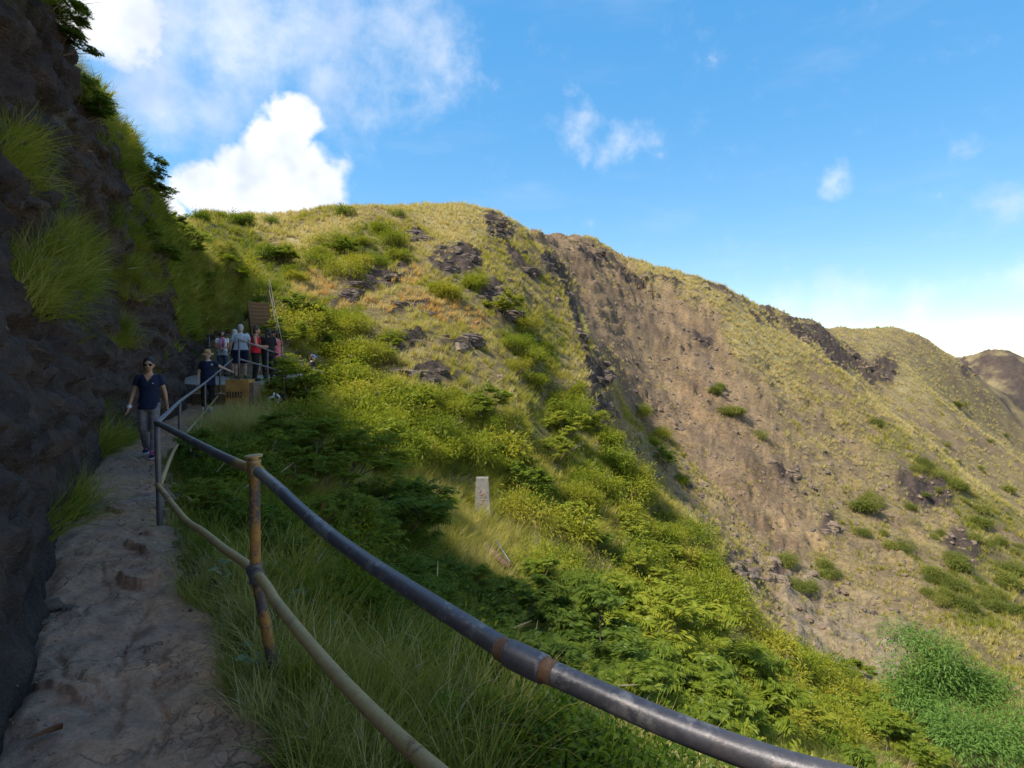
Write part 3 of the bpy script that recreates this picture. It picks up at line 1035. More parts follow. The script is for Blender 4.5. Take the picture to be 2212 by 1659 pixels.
# ------------------------------------------------------------------ cliff on the left of the trail
CY = [-5, 0, 2, 5, 8, 10, 13, 16, 19, 22, 25, 28, 31]
CXT = [-3.6, -3.8, -4.1, -5.3, -6.60, -7.95, -9.40, -10.5, -11.8, -12.7, -13.3, -13.9, -14.8]
CZT = [5.9, 5.9, 5.5, 5.5, 6.9, 6.5, 6.6, 6.7, 6.3, 5.8, 5.6, 5.9, 6.8]
CHT = [1.0, 1.0, 1.2, 1.8, 3.2, 2.6, 2.4, 2.0, 1.8, 1.6, 1.2, 1.0, 0.6]
s_ = np.linspace(-5, 30, 700)
rows_f = np.linspace(0, 1, 120)
rows_u = np.linspace(0, 1, 40)[1:]
cv = []
for y in s_:
    b0 = np.array([float(wall_x(y)) - 0.05, y])
    tp = np.array([np.interp(y, CY, CXT), y, np.interp(y, CY, CZT)])
    gz = float(ground(b0[0], b0[1])) - 0.25
    fx = rows_f
    prof = 0.55 * fx + 0.45 * fx ** 2.2     # toe slopes out a little
    px = b0[0] + (tp[0] - b0[0]) * prof
    pzv = gz + (tp[2] - gz) * fx
    face = np.stack([px, np.full_like(px, y), pzv], -1)
    h = float(np.interp(y, CY, CHT))
    k = rows_u
    off = h / math.tan(R(62.5)) * k
    up = np.stack([tp[0] - 0.93 * off, y - 0.30 * off, tp[2] + h * k], -1)
    cv.append(np.concatenate([face, up]))
cv = np.array(cv)
X, Y, Z = cv[..., 0], cv[..., 1], cv[..., 2]
top_m = np.concatenate([np.zeros(120), np.linspace(0, 1, 39)])[None, :]
n_big = fbm(X / 2.6, Y / 2.6, Z / 2.0, 4, 0.55)
n_rg = ridged(X / 1.3, Y / 1.3, Z / 0.9, 4)
n_fn = fbm(X / 0.35, Y / 0.35, Z / 0.3, 3)
toe = np.concatenate([np.clip(np.linspace(0, 5, 120), 0.15, 1), np.ones(39)])[None, :]
lay_c = Z / 0.55 + 0.35 * fbm(X / 1.5, Y / 1.5, Z / 1.5, 3) + 0.12 * Y
lay_f = lay_c - np.floor(lay_c)
n_blk = np.abs(perlin(X / 0.7 + 3, Y / 0.7, Z / 0.5)) + 0.5 * np.abs(perlin(X / 0.3, Y / 0.3, Z / 0.22))
disp = toe * (0.24 * n_big + 0.12 * (n_rg - 0.6) + 0.06 * n_fn - 0.20 * n_blk + 0.10 * sstep(0.0, 0.25, lay_f) * (1 - sstep(0.6, 1.0, lay_f)))
wY, wZ = Y + 0.25 * fbm(Y / 0.9, Z / 0.9, 2, 3), Z + 0.22 * fbm(Y / 0.9, Z / 0.9, 7, 3)
for (cy_, cz_, am) in ((0.95, 0.55, 0.13), (0.42, 0.26, 0.09), (0.20, 0.13, 0.045)):
    row = np.floor(wZ / cz_).astype(int)
    colm = np.floor(wY / cy_ + 0.5 * (row & 1) + 0.37 * ((row * 7) % 5)).astype(int)
    disp = disp + toe * am * (np.random.default_rng(int(cy_ * 100)).uniform(-0.5, 0.5, 1024)[(row * 131 + colm * 37) & 1023])
# overhanging bulge of bare rock high on the face
disp = disp + 0.28 * np.exp(-((Y - 9.3) / 1.6) ** 2 - ((Z - 5.6) / 1.0) ** 2) + 0.35 * np.exp(-((Y - 11.8) / 1.2) ** 2 - ((Z - 4.7) / 1.0) ** 2) - 0.35 * np.exp(-((Y - 10.4) / 1.6) ** 2 - ((Z - 3.4) / 0.8) ** 2)
cv[..., 0] += disp * 0.86
cv[..., 1] += disp * 0.35
cv[..., 2] += top_m * 0.5 * n_big + 0.05 * n_fn
ci = np.arange(cv.shape[0] * cv.shape[1]).reshape(cv.shape[:2])
cq = np.stack([ci[:-1, :-1], ci[1:, :-1], ci[1:, 1:], ci[:-1, 1:]], -1).reshape(-1, 4)
cliff_me = mesh_np('cliff', cv.reshape(-1, 3), cq, M_CLIFF)
cliff = tag(link('cliff', cliff_me), 'dark rough rock face rising beside the trail', kind='structure')
from mathutils.bvhtree import BVHTree
CLIFF_BVH = BVHTree.FromPolygons([Vector(q) for q in cv.reshape(-1, 3).tolist()], cq.tolist())
EYE = Vector((0, 0, CZ))


def cliff_hit(u, v):
    d = Vector(((u - U0) / F, 1, (V0 - v) / F)).normalized()
    loc, nor, i_, dist = CLIFF_BVH.ray_cast(EYE, d)
    return loc, nor

# ------------------------------------------------------------------ plants: prototypes
def blades(n, length, spread, lean, width, droop, seed, seg=4, curl=0.5):
    """a tuft of arching blades -> (verts, quads)"""
    g = np.random.default_rng(seed)
    az = g.uniform(0, 2 * np.pi, n)
    rad = spread * np.sqrt(g.uniform(0, 1, n))
    baz = g.uniform(0, 2 * np.pi, n)
    L = length * g.uniform(0.45, 1.0, n)
    ln = lean * g.uniform(0.15, 1.0, n) + 0.05
    V, Fq = [], []
    pos = np.stack([rad * np.cos(baz), rad * np.sin(baz), np.full(n, -0.05)], -1)
    ang = ln.copy()
    dr = droop * g.uniform(0.5, 1.3, n)
    side = np.stack([-np.sin(az), np.cos(az), np.zeros(n)], -1)
    tw = g.uniform(-0.6, 0.6, n)
    rows = []
    for k in range(seg + 1):
        f = k / seg
        wdt = width * (1 - f) ** 0.7 * g.uniform(0.8, 1.2, n)
        if k == seg:
            wdt = np.full(n, width * 0.06)
        up = np.stack([np.cos(az) * np.cos(ang), np.sin(az) * np.cos(ang), -np.sin(ang)], -1)
        sd = side * np.cos(tw)[:, None] + up * np.sin(tw)[:, None]
        rows.append((pos - sd * wdt[:, None] / 2, pos + sd * wdt[:, None] / 2))
        step = L / seg
        pos = pos + np.stack([np.sin(ang) * np.cos(az), np.sin(ang) * np.sin(az), np.cos(ang)], -1) * step[:, None]
        ang = ang + dr / seg * (0.5 + f)
        az = az + g.normal(0, 0.06, n)
    V = np.stack([q for r_ in rows for q in r_], 1).reshape(-1, 3)
    st = 2 * (seg + 1)
    b = np.arange(n)[:, None] * st
    Fq = np.concatenate([b + np.array([2 * k, 2 * k + 1, 2 * k + 3, 2 * k + 2]) for k in range(seg)])
    return V, Fq, (pos, ang, az)


def tuft_mesh(name, n, length, spread, lean, width, droop, seed, plumes=0, seg=4):
    V, Fq, _ = blades(n, length, spread, lean, width, droop, seed, seg)
    nb = len(Fq)
    if plumes:
        # flower stalks with a fuzzy spike at the end
        V2, F2, (tp, an, az) = blades(plumes, length * 1.2, spread * 0.7, lean * 0.8, width * 0.9, droop * 0.35, seed + 5, 4)
        F2 = F2 + len(V)
        V = np.concatenate([V, V2])
        Fq = np.concatenate([Fq, F2])
        nb = len(Fq)
        g = np.random.default_rng(seed + 9)
        pv, pf = [], []
        o = len(V)
        for i in range(plumes):
            d = np.array([math.sin(an[i]) * math.cos(az[i]), math.sin(an[i]) * math.sin(az[i]), math.cos(an[i])])
            L = 0.16 * length / 0.8
            a = np.cross(d, [0.3, 0.5, 0.8]); a /= np.linalg.norm(a)
            bb = np.cross(d, a)
            for k in range(3):
                an_ = k * math.pi / 3
                s = (a * math.cos(an_) + bb * math.sin(an_)) * 0.0065 * length / 0.8
                p0, p1, p2 = tp[i], tp[i] + d * L * 0.4, tp[i] + d * L
                j = o + len(pv)
                pv += [p0 - s * 0.5, p0 + s * 0.5, p1 + s, p1 - s, p2 + s * 0.2, p2 - s * 0.2]
                pf += [(j, j + 1, j + 2, j + 3), (j + 3, j + 2, j + 4, j + 5)]
        V = np.concatenate([V, np.array(pv)])
        Fq = np.concatenate([Fq, np.array(pf)])
    me = mesh_np(name, V, Fq, M_GRASS)
    if plumes:
        me.materials.append(M_PLUME)
        mi = np.zeros(len(Fq), np.int32)
        mi[nb:] = 1
        me.polygons.foreach_set('material_index', mi)
    return me


def leaf_quads(c, d, L, W, g, nseg=1, droop=0.25):
    """elongated leaves at points c along directions d, folded a little: (n*6 verts, n*2 quads)"""
    n = len(c)
    d = d / (np.linalg.norm(d, axis=1)[:, None] + 1e-9)
    up = g.normal(size=(n, 3)) * 0.45 + np.array([0, 0, 1.0])
    s = np.cross(d, up)
    s /= (np.linalg.norm(s, axis=1)[:, None] + 1e-9)
    L = np.broadcast_to(L, (n,))[:, None]
    W = np.broadcast_to(W, (n,))[:, None]
    p0, p1 = c, c + d * L * 0.5
    p2 = c + d * L + np.array([0, 0, -1.0]) * L * droop
    V = np.stack([p0 - s * W * 0.12, p0 + s * W * 0.12, p1 + s * W * 0.5, p1 - s * W * 0.5, p2 + s * W * 0.08, p2 - s * W * 0.08], 1).reshape(-1, 3)
    b = np.arange(n)[:, None] * 6
    Fq = np.concatenate([b + np.array([0, 1, 2, 3]), b + np.array([3, 2, 4, 5])])
    return V, Fq


def branching(seed, h, spread, nst, levels=2):
    """stems as polylines with radii; returns list of (pts, r0, r1) and twig tips"""
    g = random.Random(seed)
    out, tips = [], []

    def grow(p, d, L, r, lev):
        pts = [p]
        for k in range(4):
            d = (d + Vector((g.uniform(-.22, .22), g.uniform(-.22, .22), g.uniform(-.08, .16)))).normalized()
            pts.append(pts[-1] + d * L / 4)
        out.append((pts, r, r * 0.5))
        if lev == 0:
            tips.append((pts[-1], d))
            tips.append((pts[-2], d))
            return
        for k in range(g.choice((2, 3, 3))):
            q = pts[g.choice((2, 3, 4))]
            nd = (d + Vector((g.uniform(-.9, .9), g.uniform(-.9, .9), g.uniform(-.35, .5)))).normalized()
            grow(q, nd, L * g.uniform(.45, .7), r * 0.55, lev - 1)

    for i in range(nst):
        a = 2 * math.pi * (i + g.random()) / nst
        d = Vector((math.cos(a) * spread, math.sin(a) * spread, 1)).normalized()
        grow(Vector((0.05 * math.cos(a), 0.05 * math.sin(a), -0.08)), d, h * g.uniform(.5, .7), 0.022 * h, levels)
    return out, tips


def stems_mesh(name, st, n=5):
    m = MB()
    for pts, r0, r1 in st:
        m.tube(pts, [r0 + (r1 - r0) * k / (len(pts) - 1) for k in range(len(pts))], n, cap=False)
    return m.mesh(name, M_STEM)


def shrub_meshes(name, seed, h=1.1, spread=0.9, nst=6, per_tip=26, L=0.15, W=0.05, blob=0.24, mat=None, flat=0.75):
    """leafy shrub: clumps of drooping leaves round the twig tips"""
    st, tips = branching(seed, h, spread, nst)
    g = np.random.default_rng(seed + 100)
    C, D = [], []
    for p, d in tips:
        n = int(per_tip * g.uniform(0.6, 1.4))
        off = g.normal(size=(n, 3)) * blob * np.array([1, 1, flat])
        C.append(np.array(p)[None] + off)
        D.append(off / blob * 0.7 + np.array(d)[None] * 0.5 + g.normal(size=(n, 3)) * 0.35 + np.array([0, 0, -0.15]))
    C, D = np.concatenate(C), np.concatenate(D)
    V, Fq = leaf_quads(C, D, L * g.uniform(0.6, 1.3, len(C)), W * g.uniform(0.7, 1.3, len(C)), g, droop=0.3)
    return stems_mesh(name + '_stem', st), mesh_np(name + '_crown', V, Fq, mat or M_LEAF, False)


def feather_meshes(name, seed, h=1.3, spread=0.8, nst=6, fr=3, FL=0.34, pairs=9, mat=None):
    """shrub with feathery fronds: each frond a rib with paired narrow leaflets"""
    st, tips = branching(seed, h, spread, nst)
    g = np.random.default_rng(seed + 200)
    V, Fq = [], []
    o = 0
    for p, d in tips:
        for k in range(fr):
            az = g.uniform(0, 2 * math.pi)
            e = np.array([math.cos(az), math.sin(az), g.uniform(-0.1, 0.7)]) + np.array(d) * 0.5
            e /= np.linalg.norm(e)
            Lf = FL * g.uniform(0.6, 1.2)
            sd = np.cross(e, [0, 0, 1.0])
            sd /= np.linalg.norm(sd) + 1e-9
            upv = np.cross(sd, e)
            tt = np.linspace(0.12, 1, pairs)
            sag = -0.35 * Lf * tt ** 2
            base = np.array(p)[None] + e[None] * (Lf * tt)[:, None] + np.array([0, 0, 1.0])[None] * sag[:, None] + g.normal(size=3)[None] * 0.03
            lw = 0.36 * Lf * np.sin(np.pi * (0.15 + 0.8 * tt)) + 0.02
            for sg in (-1, 1):
                dd = sd[None] * sg + e[None] * 0.45 + upv[None] * g.normal(0, 0.15, (pairs, 1)) - np.array([0, 0, 0.25])[None]
                v, f = leaf_quads(base, dd, lw, lw * 0.30, g, droop=0.18)
                V.append(v); Fq.append(f + o)
                o += len(v)
    return stems_mesh(name + '_stem', st), mesh_np(name + '_crown', np.concatenate(V), np.concatenate(Fq), mat or M_FEATHER, False)


# ------------------------------------------------------------------ grass fields (uncountable: stuff)
def proto_collection(name, meshes):
    c = bpy.data.collections.new(name)      # never linked to the scene: only a source of blades
    for i, me in enumerate(meshes):
        o = bpy.data.objects.new('%s_%02d' % (name, i), me)
        c.objects.link(o)
    return c


def field(name, pts, nrm, scl, tint, ids, coll, label, cat, lean=0.5):
    n = len(pts)
    me = bpy.data.meshes.new(name)
    me.vertices.add(n)
    me.vertices.foreach_set('co', np.asarray(pts, np.float32).ravel())
    # stand mostly upright, leaning out along the slope's normal
    up = np.asarray(nrm) * lean + np.array([0, 0, 1.0]) * (1 - lean)
    up /= np.linalg.norm(up, axis=1)[:, None]
    yaw = RNG.uniform(0, 2 * np.pi, n)
    eul = np.zeros((n, 3), np.float32)
    for i in range(n):
        q = Vector(up[i]).to_track_quat('Z', 'Y') @ Euler((0, 0, yaw[i])).to_quaternion()
        eul[i] = q.to_euler()
    for nm, ty, arr in (('rot', 'FLOAT_VECTOR', eul), ('scl', 'FLOAT', scl), ('tint', 'FLOAT', tint), ('idx', 'INT', ids)):
        a = me.attributes.new(nm, ty, 'POINT')
        arr = np.asarray(arr, np.int32 if ty == 'INT' else np.float32)
        a.data.foreach_set('vector' if ty == 'FLOAT_VECTOR' else 'value', arr.ravel())
    o = link(name, me)
    tag(o, label, cat, kind='stuff')
    ng = bpy.data.node_groups.new(name + '_nodes', 'GeometryNodeTree')
    ng.interface.new_socket('Geometry', in_out='INPUT', socket_type='NodeSocketGeometry')
    ng.interface.new_socket('Geometry', in_out='OUTPUT', socket_type='NodeSocketGeometry')
    gi, go = ng.nodes.new('NodeGroupInput'), ng.nodes.new('NodeGroupOutput')
    ci = ng.nodes.new('GeometryNodeCollectionInfo')
    ci.inputs['Collection'].default_value = coll
    ci.inputs['Separate Children'].default_value = True
    ci.inputs['Reset Children'].default_value = True
    iop = ng.nodes.new('GeometryNodeInstanceOnPoints')
    iop.inputs['Pick Instance'].default_value = True

    def attr(nm, ty):
        a = ng.nodes.new('GeometryNodeInputNamedAttribute')
        a.data_type = ty
        a.inputs['Name'].default_value = nm
        return a.outputs['Attribute']
    er = ng.nodes.new('FunctionNodeEulerToRotation')
    ng.links.new(attr('rot', 'FLOAT_VECTOR'), er.inputs[0])
    ng.links.new(gi.outputs[0], iop.inputs['Points'])
    ng.links.new(ci.outputs[0], iop.inputs['Instance'])
    ng.links.new(attr('idx', 'INT'), iop.inputs['Instance Index'])
    ng.links.new(er.outputs[0], iop.inputs['Rotation'])
    ng.links.new(attr('scl', 'FLOAT'), iop.inputs['Scale'])
    ng.links.new(iop.outputs[0], go.inputs[0])
    md = o.modifiers.new('blades', 'NODES')
    md.node_group = ng
    return o


TUFTS = [tuft_mesh('tuft_fine', 55, 0.9, 0.12, 0.75, 0.009, 1.7, 1),
         tuft_mesh('tuft_upright', 50, 0.80, 0.12, 0.35, 0.012, 0.8, 2),
         tuft_mesh('tuft_plumed', 55, 0.80, 0.12, 0.5, 0.011, 1.2, 3, plumes=2),
         tuft_mesh('tuft_wide', 60, 0.75, 0.22, 0.9, 0.013, 1.6, 4),
         tuft_mesh('tuft_far', 26, 0.80, 0.22, 0.6, 0.045, 1.0, 5, seg=2),
         tuft_mesh('tuft_far_low', 26, 0.60, 0.34, 0.7, 0.05, 1.0, 6, seg=2)]
TUFTC = proto_collection('tuft_source', TUFTS)


def slope_normal(x, y, h=0.25):
    s = h * np.maximum(np.hypot(x, y) / 20, 0.4)
    zx = (ground(x + s, y) - ground(x - s, y)) / (2 * s)
    zy = (ground(x, y + s) - ground(x, y - s)) / (2 * s)
    n = np.stack([-zx, -zy, np.ones_like(zx)], -1)
    return n / np.linalg.norm(n, axis=1)[:, None]


def scatter(rmin, rmax, n, th0=-50, th1=50, power=1.0):
    """points over the slope, thinning with distance"""
    a = np.radians(RNG.uniform(th0, th1, n))
    k = RNG.uniform(0, 1, n)
    r = (rmin ** power + k * (rmax ** power - rmin ** power)) ** (1 / power)
    x, y = r * np.sin(a), r * np.cos(a)
    return x, y, ground(x, y)


def keep_off(x, y):
    """True where nothing grows: the trail, landing, stairs and the cliff's footprint"""
    on_path = (x > wall_x(y) - 3) & (x < edge_x(y) - 0.05) & (y < 21.5)
    left = (x < wall_x(y) + 0.2) & (y < 25)
    return on_path | left


# hillside grass
x, y, z = scatter(13, 330, 125000, -48, 46, 0.85)
rg = regions(x, y, z)
r = np.hypot(x, y)
patch = fbm(x / 6, y / 6, 9, 3)
dens = np.full(len(x), 0.85)
dens = dens * (0.45 + 0.9 * sstep(-0.35, 0.25, patch))
bare = np.maximum(rg['brown'], 0.50 * rg['brown2'])
dens = dens * (1 - (0.90 - 0.25 * sstep(0.0, 0.4, patch)) * bare) * (1 - 0.92 * rg['rock']) * (1 - 0.7 * rg['grey'])
dens = dens * (1 - 0.75 * sstep(0.12, 0.32, fbm(x / 8, y / 8, 51, 4)) * sstep(60, 100, r))
dens = np.maximum(dens, 0.9 * rg['pale'] * (1 - rg['rock'] * 0.85))
dens = np.maximum(dens, 0.95 * (rg['orange'] > 0.3))
dens = dens * np.where((r > 85) & (rg['pale'] < 0.3), 0.72, 1.0)
ok = (RNG.uniform(0, 1, len(x)) < dens) & ~keep_off(x, y)
x, y, z, r, patch = x[ok], y[ok], z[ok], r[ok], patch[ok]
rg = {k: q[ok] for k, q in rg.items()}
tint = 0.63 + 0.30 * fbm(x / 5, y / 5, 21, 3) + RNG.normal(0, 0.07, len(x))
tint = tint - 0.26 * rg['green'] - 0.12 * rg['shrub'] + 0.22 * rg['pale'] + 0.08 * bare[ok]
tint = tint + 0.18 * sstep(50, 130, r)
tint = np.clip(tint, 0.02, 0.86)
tint = np.where(rg['orange'] > 0.35, RNG.uniform(0.84, 1.0, len(x)), tint)
ids = np.where(r < 26, RNG.choice([0, 1, 2, 3], len(x), p=[0.38, 0.28, 0.0, 0.34]), np.where(r < 45, RNG.choice([0, 3, 4, 5], len(x)), RNG.choice([4, 4, 5], len(x))))
scl = RNG.uniform(0.55, 1.25, len(x)) * (0.85 + 0.55 * sstep(40, 160, r))
scl = scl * (1 - 0.35 * bare[ok])
field('hillside_grass', np.stack([x, y, z], -1), slope_normal(x, y), scl, tint, ids, TUFTC, 'dry straw and yellow-green grass tufts covering the far slope', 'grass', 0.35)

# loose stones on the scree
ST = []
for k in range(4):
    bm = bmesh.new()
    bmesh.ops.create_icosphere(bm, subdivisions=2, radius=0.5)
    vv = np.array([v.co[:] for v in bm.verts])
    dsp = 1 + 0.6 * perlin(vv[:, 0] * 2.3 + 10 * k, vv[:, 1] * 2.3, vv[:, 2] * 2.3)
    for v, f_ in zip(bm.verts, dsp):
        v.co = Vector((v.co.x * f_ * 1.2, v.co.y * f_, v.co.z * f_ * 0.7))
    me = bpy.data.meshes.new('scree_stone')
    bm.to_mesh(me)
    bm.free()
    me.materials.append((M_BLOCK2, M_BLOCK2, M_BLOCK, M_STONE)[k])
    ST.append(me)
STC = proto_collection('stone_source', ST)
x, y, z = scatter(30, 250, 60000, -6, 46, 0.9)
rg = regions(x, y, z)
pr = np.maximum(np.maximum(rg['brown'], rg['brown2']) * 0.75, np.maximum(rg['rock'], rg['grey']) * 0.9)
pr = np.maximum(pr, 0.10) * (0.3 + 0.9 * sstep(-0.1, 0.3, fbm(x / 6, y / 6, 71, 3)))
ok = RNG.uniform(0, 1, len(x)) < pr * 0.6
x, y, z = x[ok], y[ok], z[ok]
field('scree_stones', np.stack([x, y, z], -1), slope_normal(x, y), 0.10 + 0.75 * RNG.uniform(0, 1, len(x)) ** 4, np.zeros(len(x)), RNG.integers(0, 4, len(x)), STC, 'loose brown stones scattered over the bare scree', 'stones', 0.8)

# grass of the verge below the railing
x, y, z = scatter(1.6, 15, 19000, -47, 46, 1.0)
r = np.hypot(x, y)
patch = fbm(x / 1.6, y / 1.6, 4, 3)
ok = ~keep_off(x, y) & (RNG.uniform(0, 1, len(x)) < 0.36 + 1.6 * patch) & ~((r < 2.0) & (x > -0.4))
x, y, z, r = x[ok], y[ok], z[ok], r[ok]
tint = np.clip(0.30 + 0.36 * fbm(x / 1.3, y / 1.3, 2, 3) + RNG.normal(0, 0.15, len(x)), 0, 0.85)
tint = np.where(RNG.uniform(0, 1, len(x)) < 0.10 + 0.5 * sstep(0.05, 0.3, fbm(x / 0.9, y / 0.9, 44, 2)) * (y < 4.5), RNG.uniform(0.6, 0.82, len(x)), tint)
ids = RNG.choice([0, 1, 2, 3], len(x), p=[0.52, 0.20, 0.0, 0.28])
scl = (0.28 + 0.72 * RNG.uniform(0, 1, len(x)) ** 1.8) * (0.5 + 0.45 * sstep(0.0, 1.2, x - edge_x(y)))
field('verge_grass', np.stack([x, y, z], -1), slope_normal(x, y), scl, tint, ids, TUFTC, 'tangled green and dry grass on the verge below the railing', 'grass', 0.3)

# grass on the cliff: where its (y, z) says so
fidx = RNG.integers(0, cv.shape[0], 16000)
ridx = RNG.integers(4, 159, 16000)
pt = cv[fidx, ridx]
dy = cv[np.minimum(fidx + 1, cv.shape[0] - 1), ridx] - cv[np.maximum(fidx - 1, 0), ridx]
dz = cv[fidx, np.minimum(ridx + 1, 158)] - cv[fidx, np.maximum(ridx - 1, 0)]
nr = np.cross(dy, dz)
nr /= np.linalg.norm(nr, axis=1)[:, None] + 1e-9
nr[nr[:, 0] < 0] *= -1
cu = U0 + F * pt[:, 0] / np.maximum(pt[:, 1], 0.3)
cvv = V0 - F * (pt[:, 2] - CZ) / np.maximum(pt[:, 1], 0.3)
nz = fbm(pt[:, 0] / 1.2, pt[:, 1] / 1.2, pt[:, 2] / 1.2, 3)
gz_ = pt[:, 2] - 0.0
pr = 0.004 + 0.05 * sstep(0.2, 0.5, nz) * sstep(2.0, 4.5, gz_)
pr = np.maximum(pr, 0.75 * sstep(-0.15, 0.25, nz) * sstep(2.5, 4.5, gz_) * sstep(10.5, 13.5, pt[:, 1]))
pr = np.maximum(pr, 0.45 * sstep(17, 20, pt[:, 1]) * sstep(2.2, 3.4, gz_))
pr = np.maximum(pr, 0.85 * sstep(6.3, 7.0, gz_) * sstep(-0.35, 0.1, nz))
pr = np.maximum(pr, 0.7 * np.clip(inell(cu, cvv, [(110, 590, 95, 110, 20), (40, 350, 60, 80, 0), (300, 600, 60, 40, 20), (430, 680, 60, 60, 0), (250, 970, 45, 40, 0), (175, 1120, 40, 60, 0), (265, 730, 30, 30, 0)]) * 3, 0, 1))
pr = np.maximum(pr, 0.8 * (np.abs(ridx - 122) < 9) * sstep(-0.3, 0.05, nz))
ok = (RNG.uniform(0, 1, len(pt)) < pr) & (nr[:, 2] > -0.25)
pt, nr = pt[ok], nr[ok]
tint = np.clip(0.30 + 0.25 * fbm(pt[:, 0], pt[:, 1], pt[:, 2], 2) + RNG.normal(0, 0.08, len(pt)) + 0.12 * sstep(19, 24, pt[:, 1]), 0, 0.8)
ids = RNG.choice([0, 2, 3], len(pt), p=[0.66, 0.0, 0.34])
ids = np.where(pt[:, 1] > 15, RNG.choice([3, 4, 5], len(pt)), ids)
scl = RNG.uniform(0.4, 0.95, len(pt))
field('cliff_grass', pt, nr, scl, tint, ids, TUFTC, 'fountain grass with pale plumes hanging on the dark cliff', 'grass', 0.55)

# ------------------------------------------------------------------ shrubs, each a thing of its own
SHR = [shrub_meshes('leafy_shrub', 31 + i, 0.95 + 0.08 * (i % 3), 0.9 + 0.12 * i, 5 + i % 3, (34, 26, 40, 22, 30, 36)[i], (0.15, 0.19, 0.12, 0.2, 0.13, 0.16)[i], (0.04, 0.055, 0.035, 0.045, 0.05, 0.03)[i], (0.24, 0.2, 0.27, 0.18, 0.3, 0.22)[i]) for i in range(6)]
DRY = [shrub_meshes('dry_shrub', 91 + i, 1.0, 0.9, 7, 5, 0.10, 0.03, 0.18) for i in range(2)]
FEA = [feather_meshes('feathery_shrub', 61 + i, 1.25, 0.8, 5 + i, 4, 0.36) for i in range(3)]


def plant(name, meshes, loc, scale, rz, tint, label, cat, group, tilt=(0, 0), parts=True):
    e = thing(name, loc, label, cat, group, rz)
    e.scale = (scale, scale, scale * random.uniform(0.9, 1.12))
    e.rotation_euler = (tilt[0], tilt[1], rz)
    for nm, me in zip(('stem', 'crown'), meshes):
        o = bpy.data.objects.new(nm, me)
        COL.objects.link(o)
        o.parent = e
        o['tint'] = float(tint)
    return e


def poly_area(p):
    p = np.array(p, float)
    return 0.5 * abs(np.dot(p[:, 0], np.roll(p[:, 1], 1)) - np.dot(p[:, 1], np.roll(p[:, 0], 1)))


placed = []
CLEAR = [(965, 1115, 1010, 1260), (640, 725, 775, 965)]      # the marker and the person in the blue cap stay in view


def fill(polys, labels, per_area, size, tint0, name, protos, dmin=14):
    for pl, (label, group) in zip(polys, labels):
        us, vs = [p[0] for p in pl], [p[1] for p in pl]
        want = max(2, int(poly_area(pl) / per_area))
        tries = 0
        got = 0
        while got < want and tries < want * 14:
            tries += 1
            u, v = random.uniform(min(us), max(us)), random.uniform(min(vs), max(vs))
            if not inpoly(np.array([u]), np.array([v]), pl)[0]:
                continue
            if any(a0 < u < a1 and b0 < v < b1 for a0, a1, b0, b1 in CLEAR):
                continue
            p = hit(u, v + 12)
            if p.y < dmin or p.y > 320 or keep_off(np.array([p.x]), np.array([p.y]))[0]:
                continue
            s = size * random.uniform(0.6, 1.4) * (0.8 + 0.35 * min(p.y, 150) / 60)
            if any((p - q).length < 0.41 * (s + sq) for q, sq in placed):
                continue
            placed.append((p, s))
            got += 1
            ti = min(0.92, max(0.05, random.gauss(tint0, 0.17)))
            tone = 'dark green' if ti < tint0 - 0.12 else ('yellowish' if ti > tint0 + 0.12 else 'bright green')
            big = 'large' if s > size * 1.25 else 'small'
            plant(name, protos[random.randrange(len(protos))] if random.random() > 0.06 else DRY[random.randrange(2)], p - Vector((0, 0, 0.06)), s, random.uniform(0, 6.28), ti, big + ' ' + tone + ' ' + label, 'shrub', group + ', ' + big + ' ' + tone)


SH_L = [('leafy shrub in the green patch under the hill crest', 'shrubs under the hill crest'),
        ('leafy shrub on the slope above the stairway', 'shrubs above the stairway'),
        ('leafy shrub right of the stairway handrail', 'shrubs beside the stairway'),
        ('leafy shrub on the slope behind the person in the blue cap', 'shrubs behind the blue cap'),
        ('leafy shrub between rock outcrops high on the near spur', 'shrubs between the outcrops'),
        ('leafy shrub along the edge of the near spur', 'shrubs along the spur edge'),
        ('leafy shrub in dry orange grass below the ledges', 'shrubs below the ledges'),
        ('leafy shrub around the concrete marker', 'shrubs around the marker'),
        ('leafy shrub on the sunny lower spur above the gully', 'shrubs on the lower spur'),
        ('leafy shrub at the bottom of the gully beside the feathery tree', 'shrubs in the gully bottom'),
        ('leafy shrub in the shade between marker and railing', 'shrubs in the shade'),
        ('leafy shrub in the narrow strip between spur and scree', 'shrubs between spur and scree')]
SM_L = [('shrub along the first rib beyond the scree', 'shrubs on the first rib'), ('shrub along the second rib beyond the scree', 'shrubs on the second rib'),
        ('shrub under the third rib beyond the scree', 'shrubs under the third rib'), ('shrub in the middle of the far grassy slope', 'shrubs on the far slope'),
        ('shrub low on the far grassy slope', 'shrubs low on the far slope'), ('shrub on the open brown scree', 'shrubs on the scree'), ('shrub at the foot of the scree', 'shrubs at the scree foot'),
        ('shrub high on the bare brown scree', 'shrubs high on the scree')]
fill(SHRUB, SH_L, 1650, 0.98, 0.60, 'leafy_shrub', SHR + SHR + FEA)
SHRO = []
for st_, cr_ in SHR:
    c_ = cr_.copy()
    c_.materials.clear()
    c_.materials.append(M_OLIVE)
    SHRO.append((st_, c_))
fill(SHRUB_SMALL, SM_L, 1500, 0.85, 0.45, 'rib_shrub', SHRO, 60)

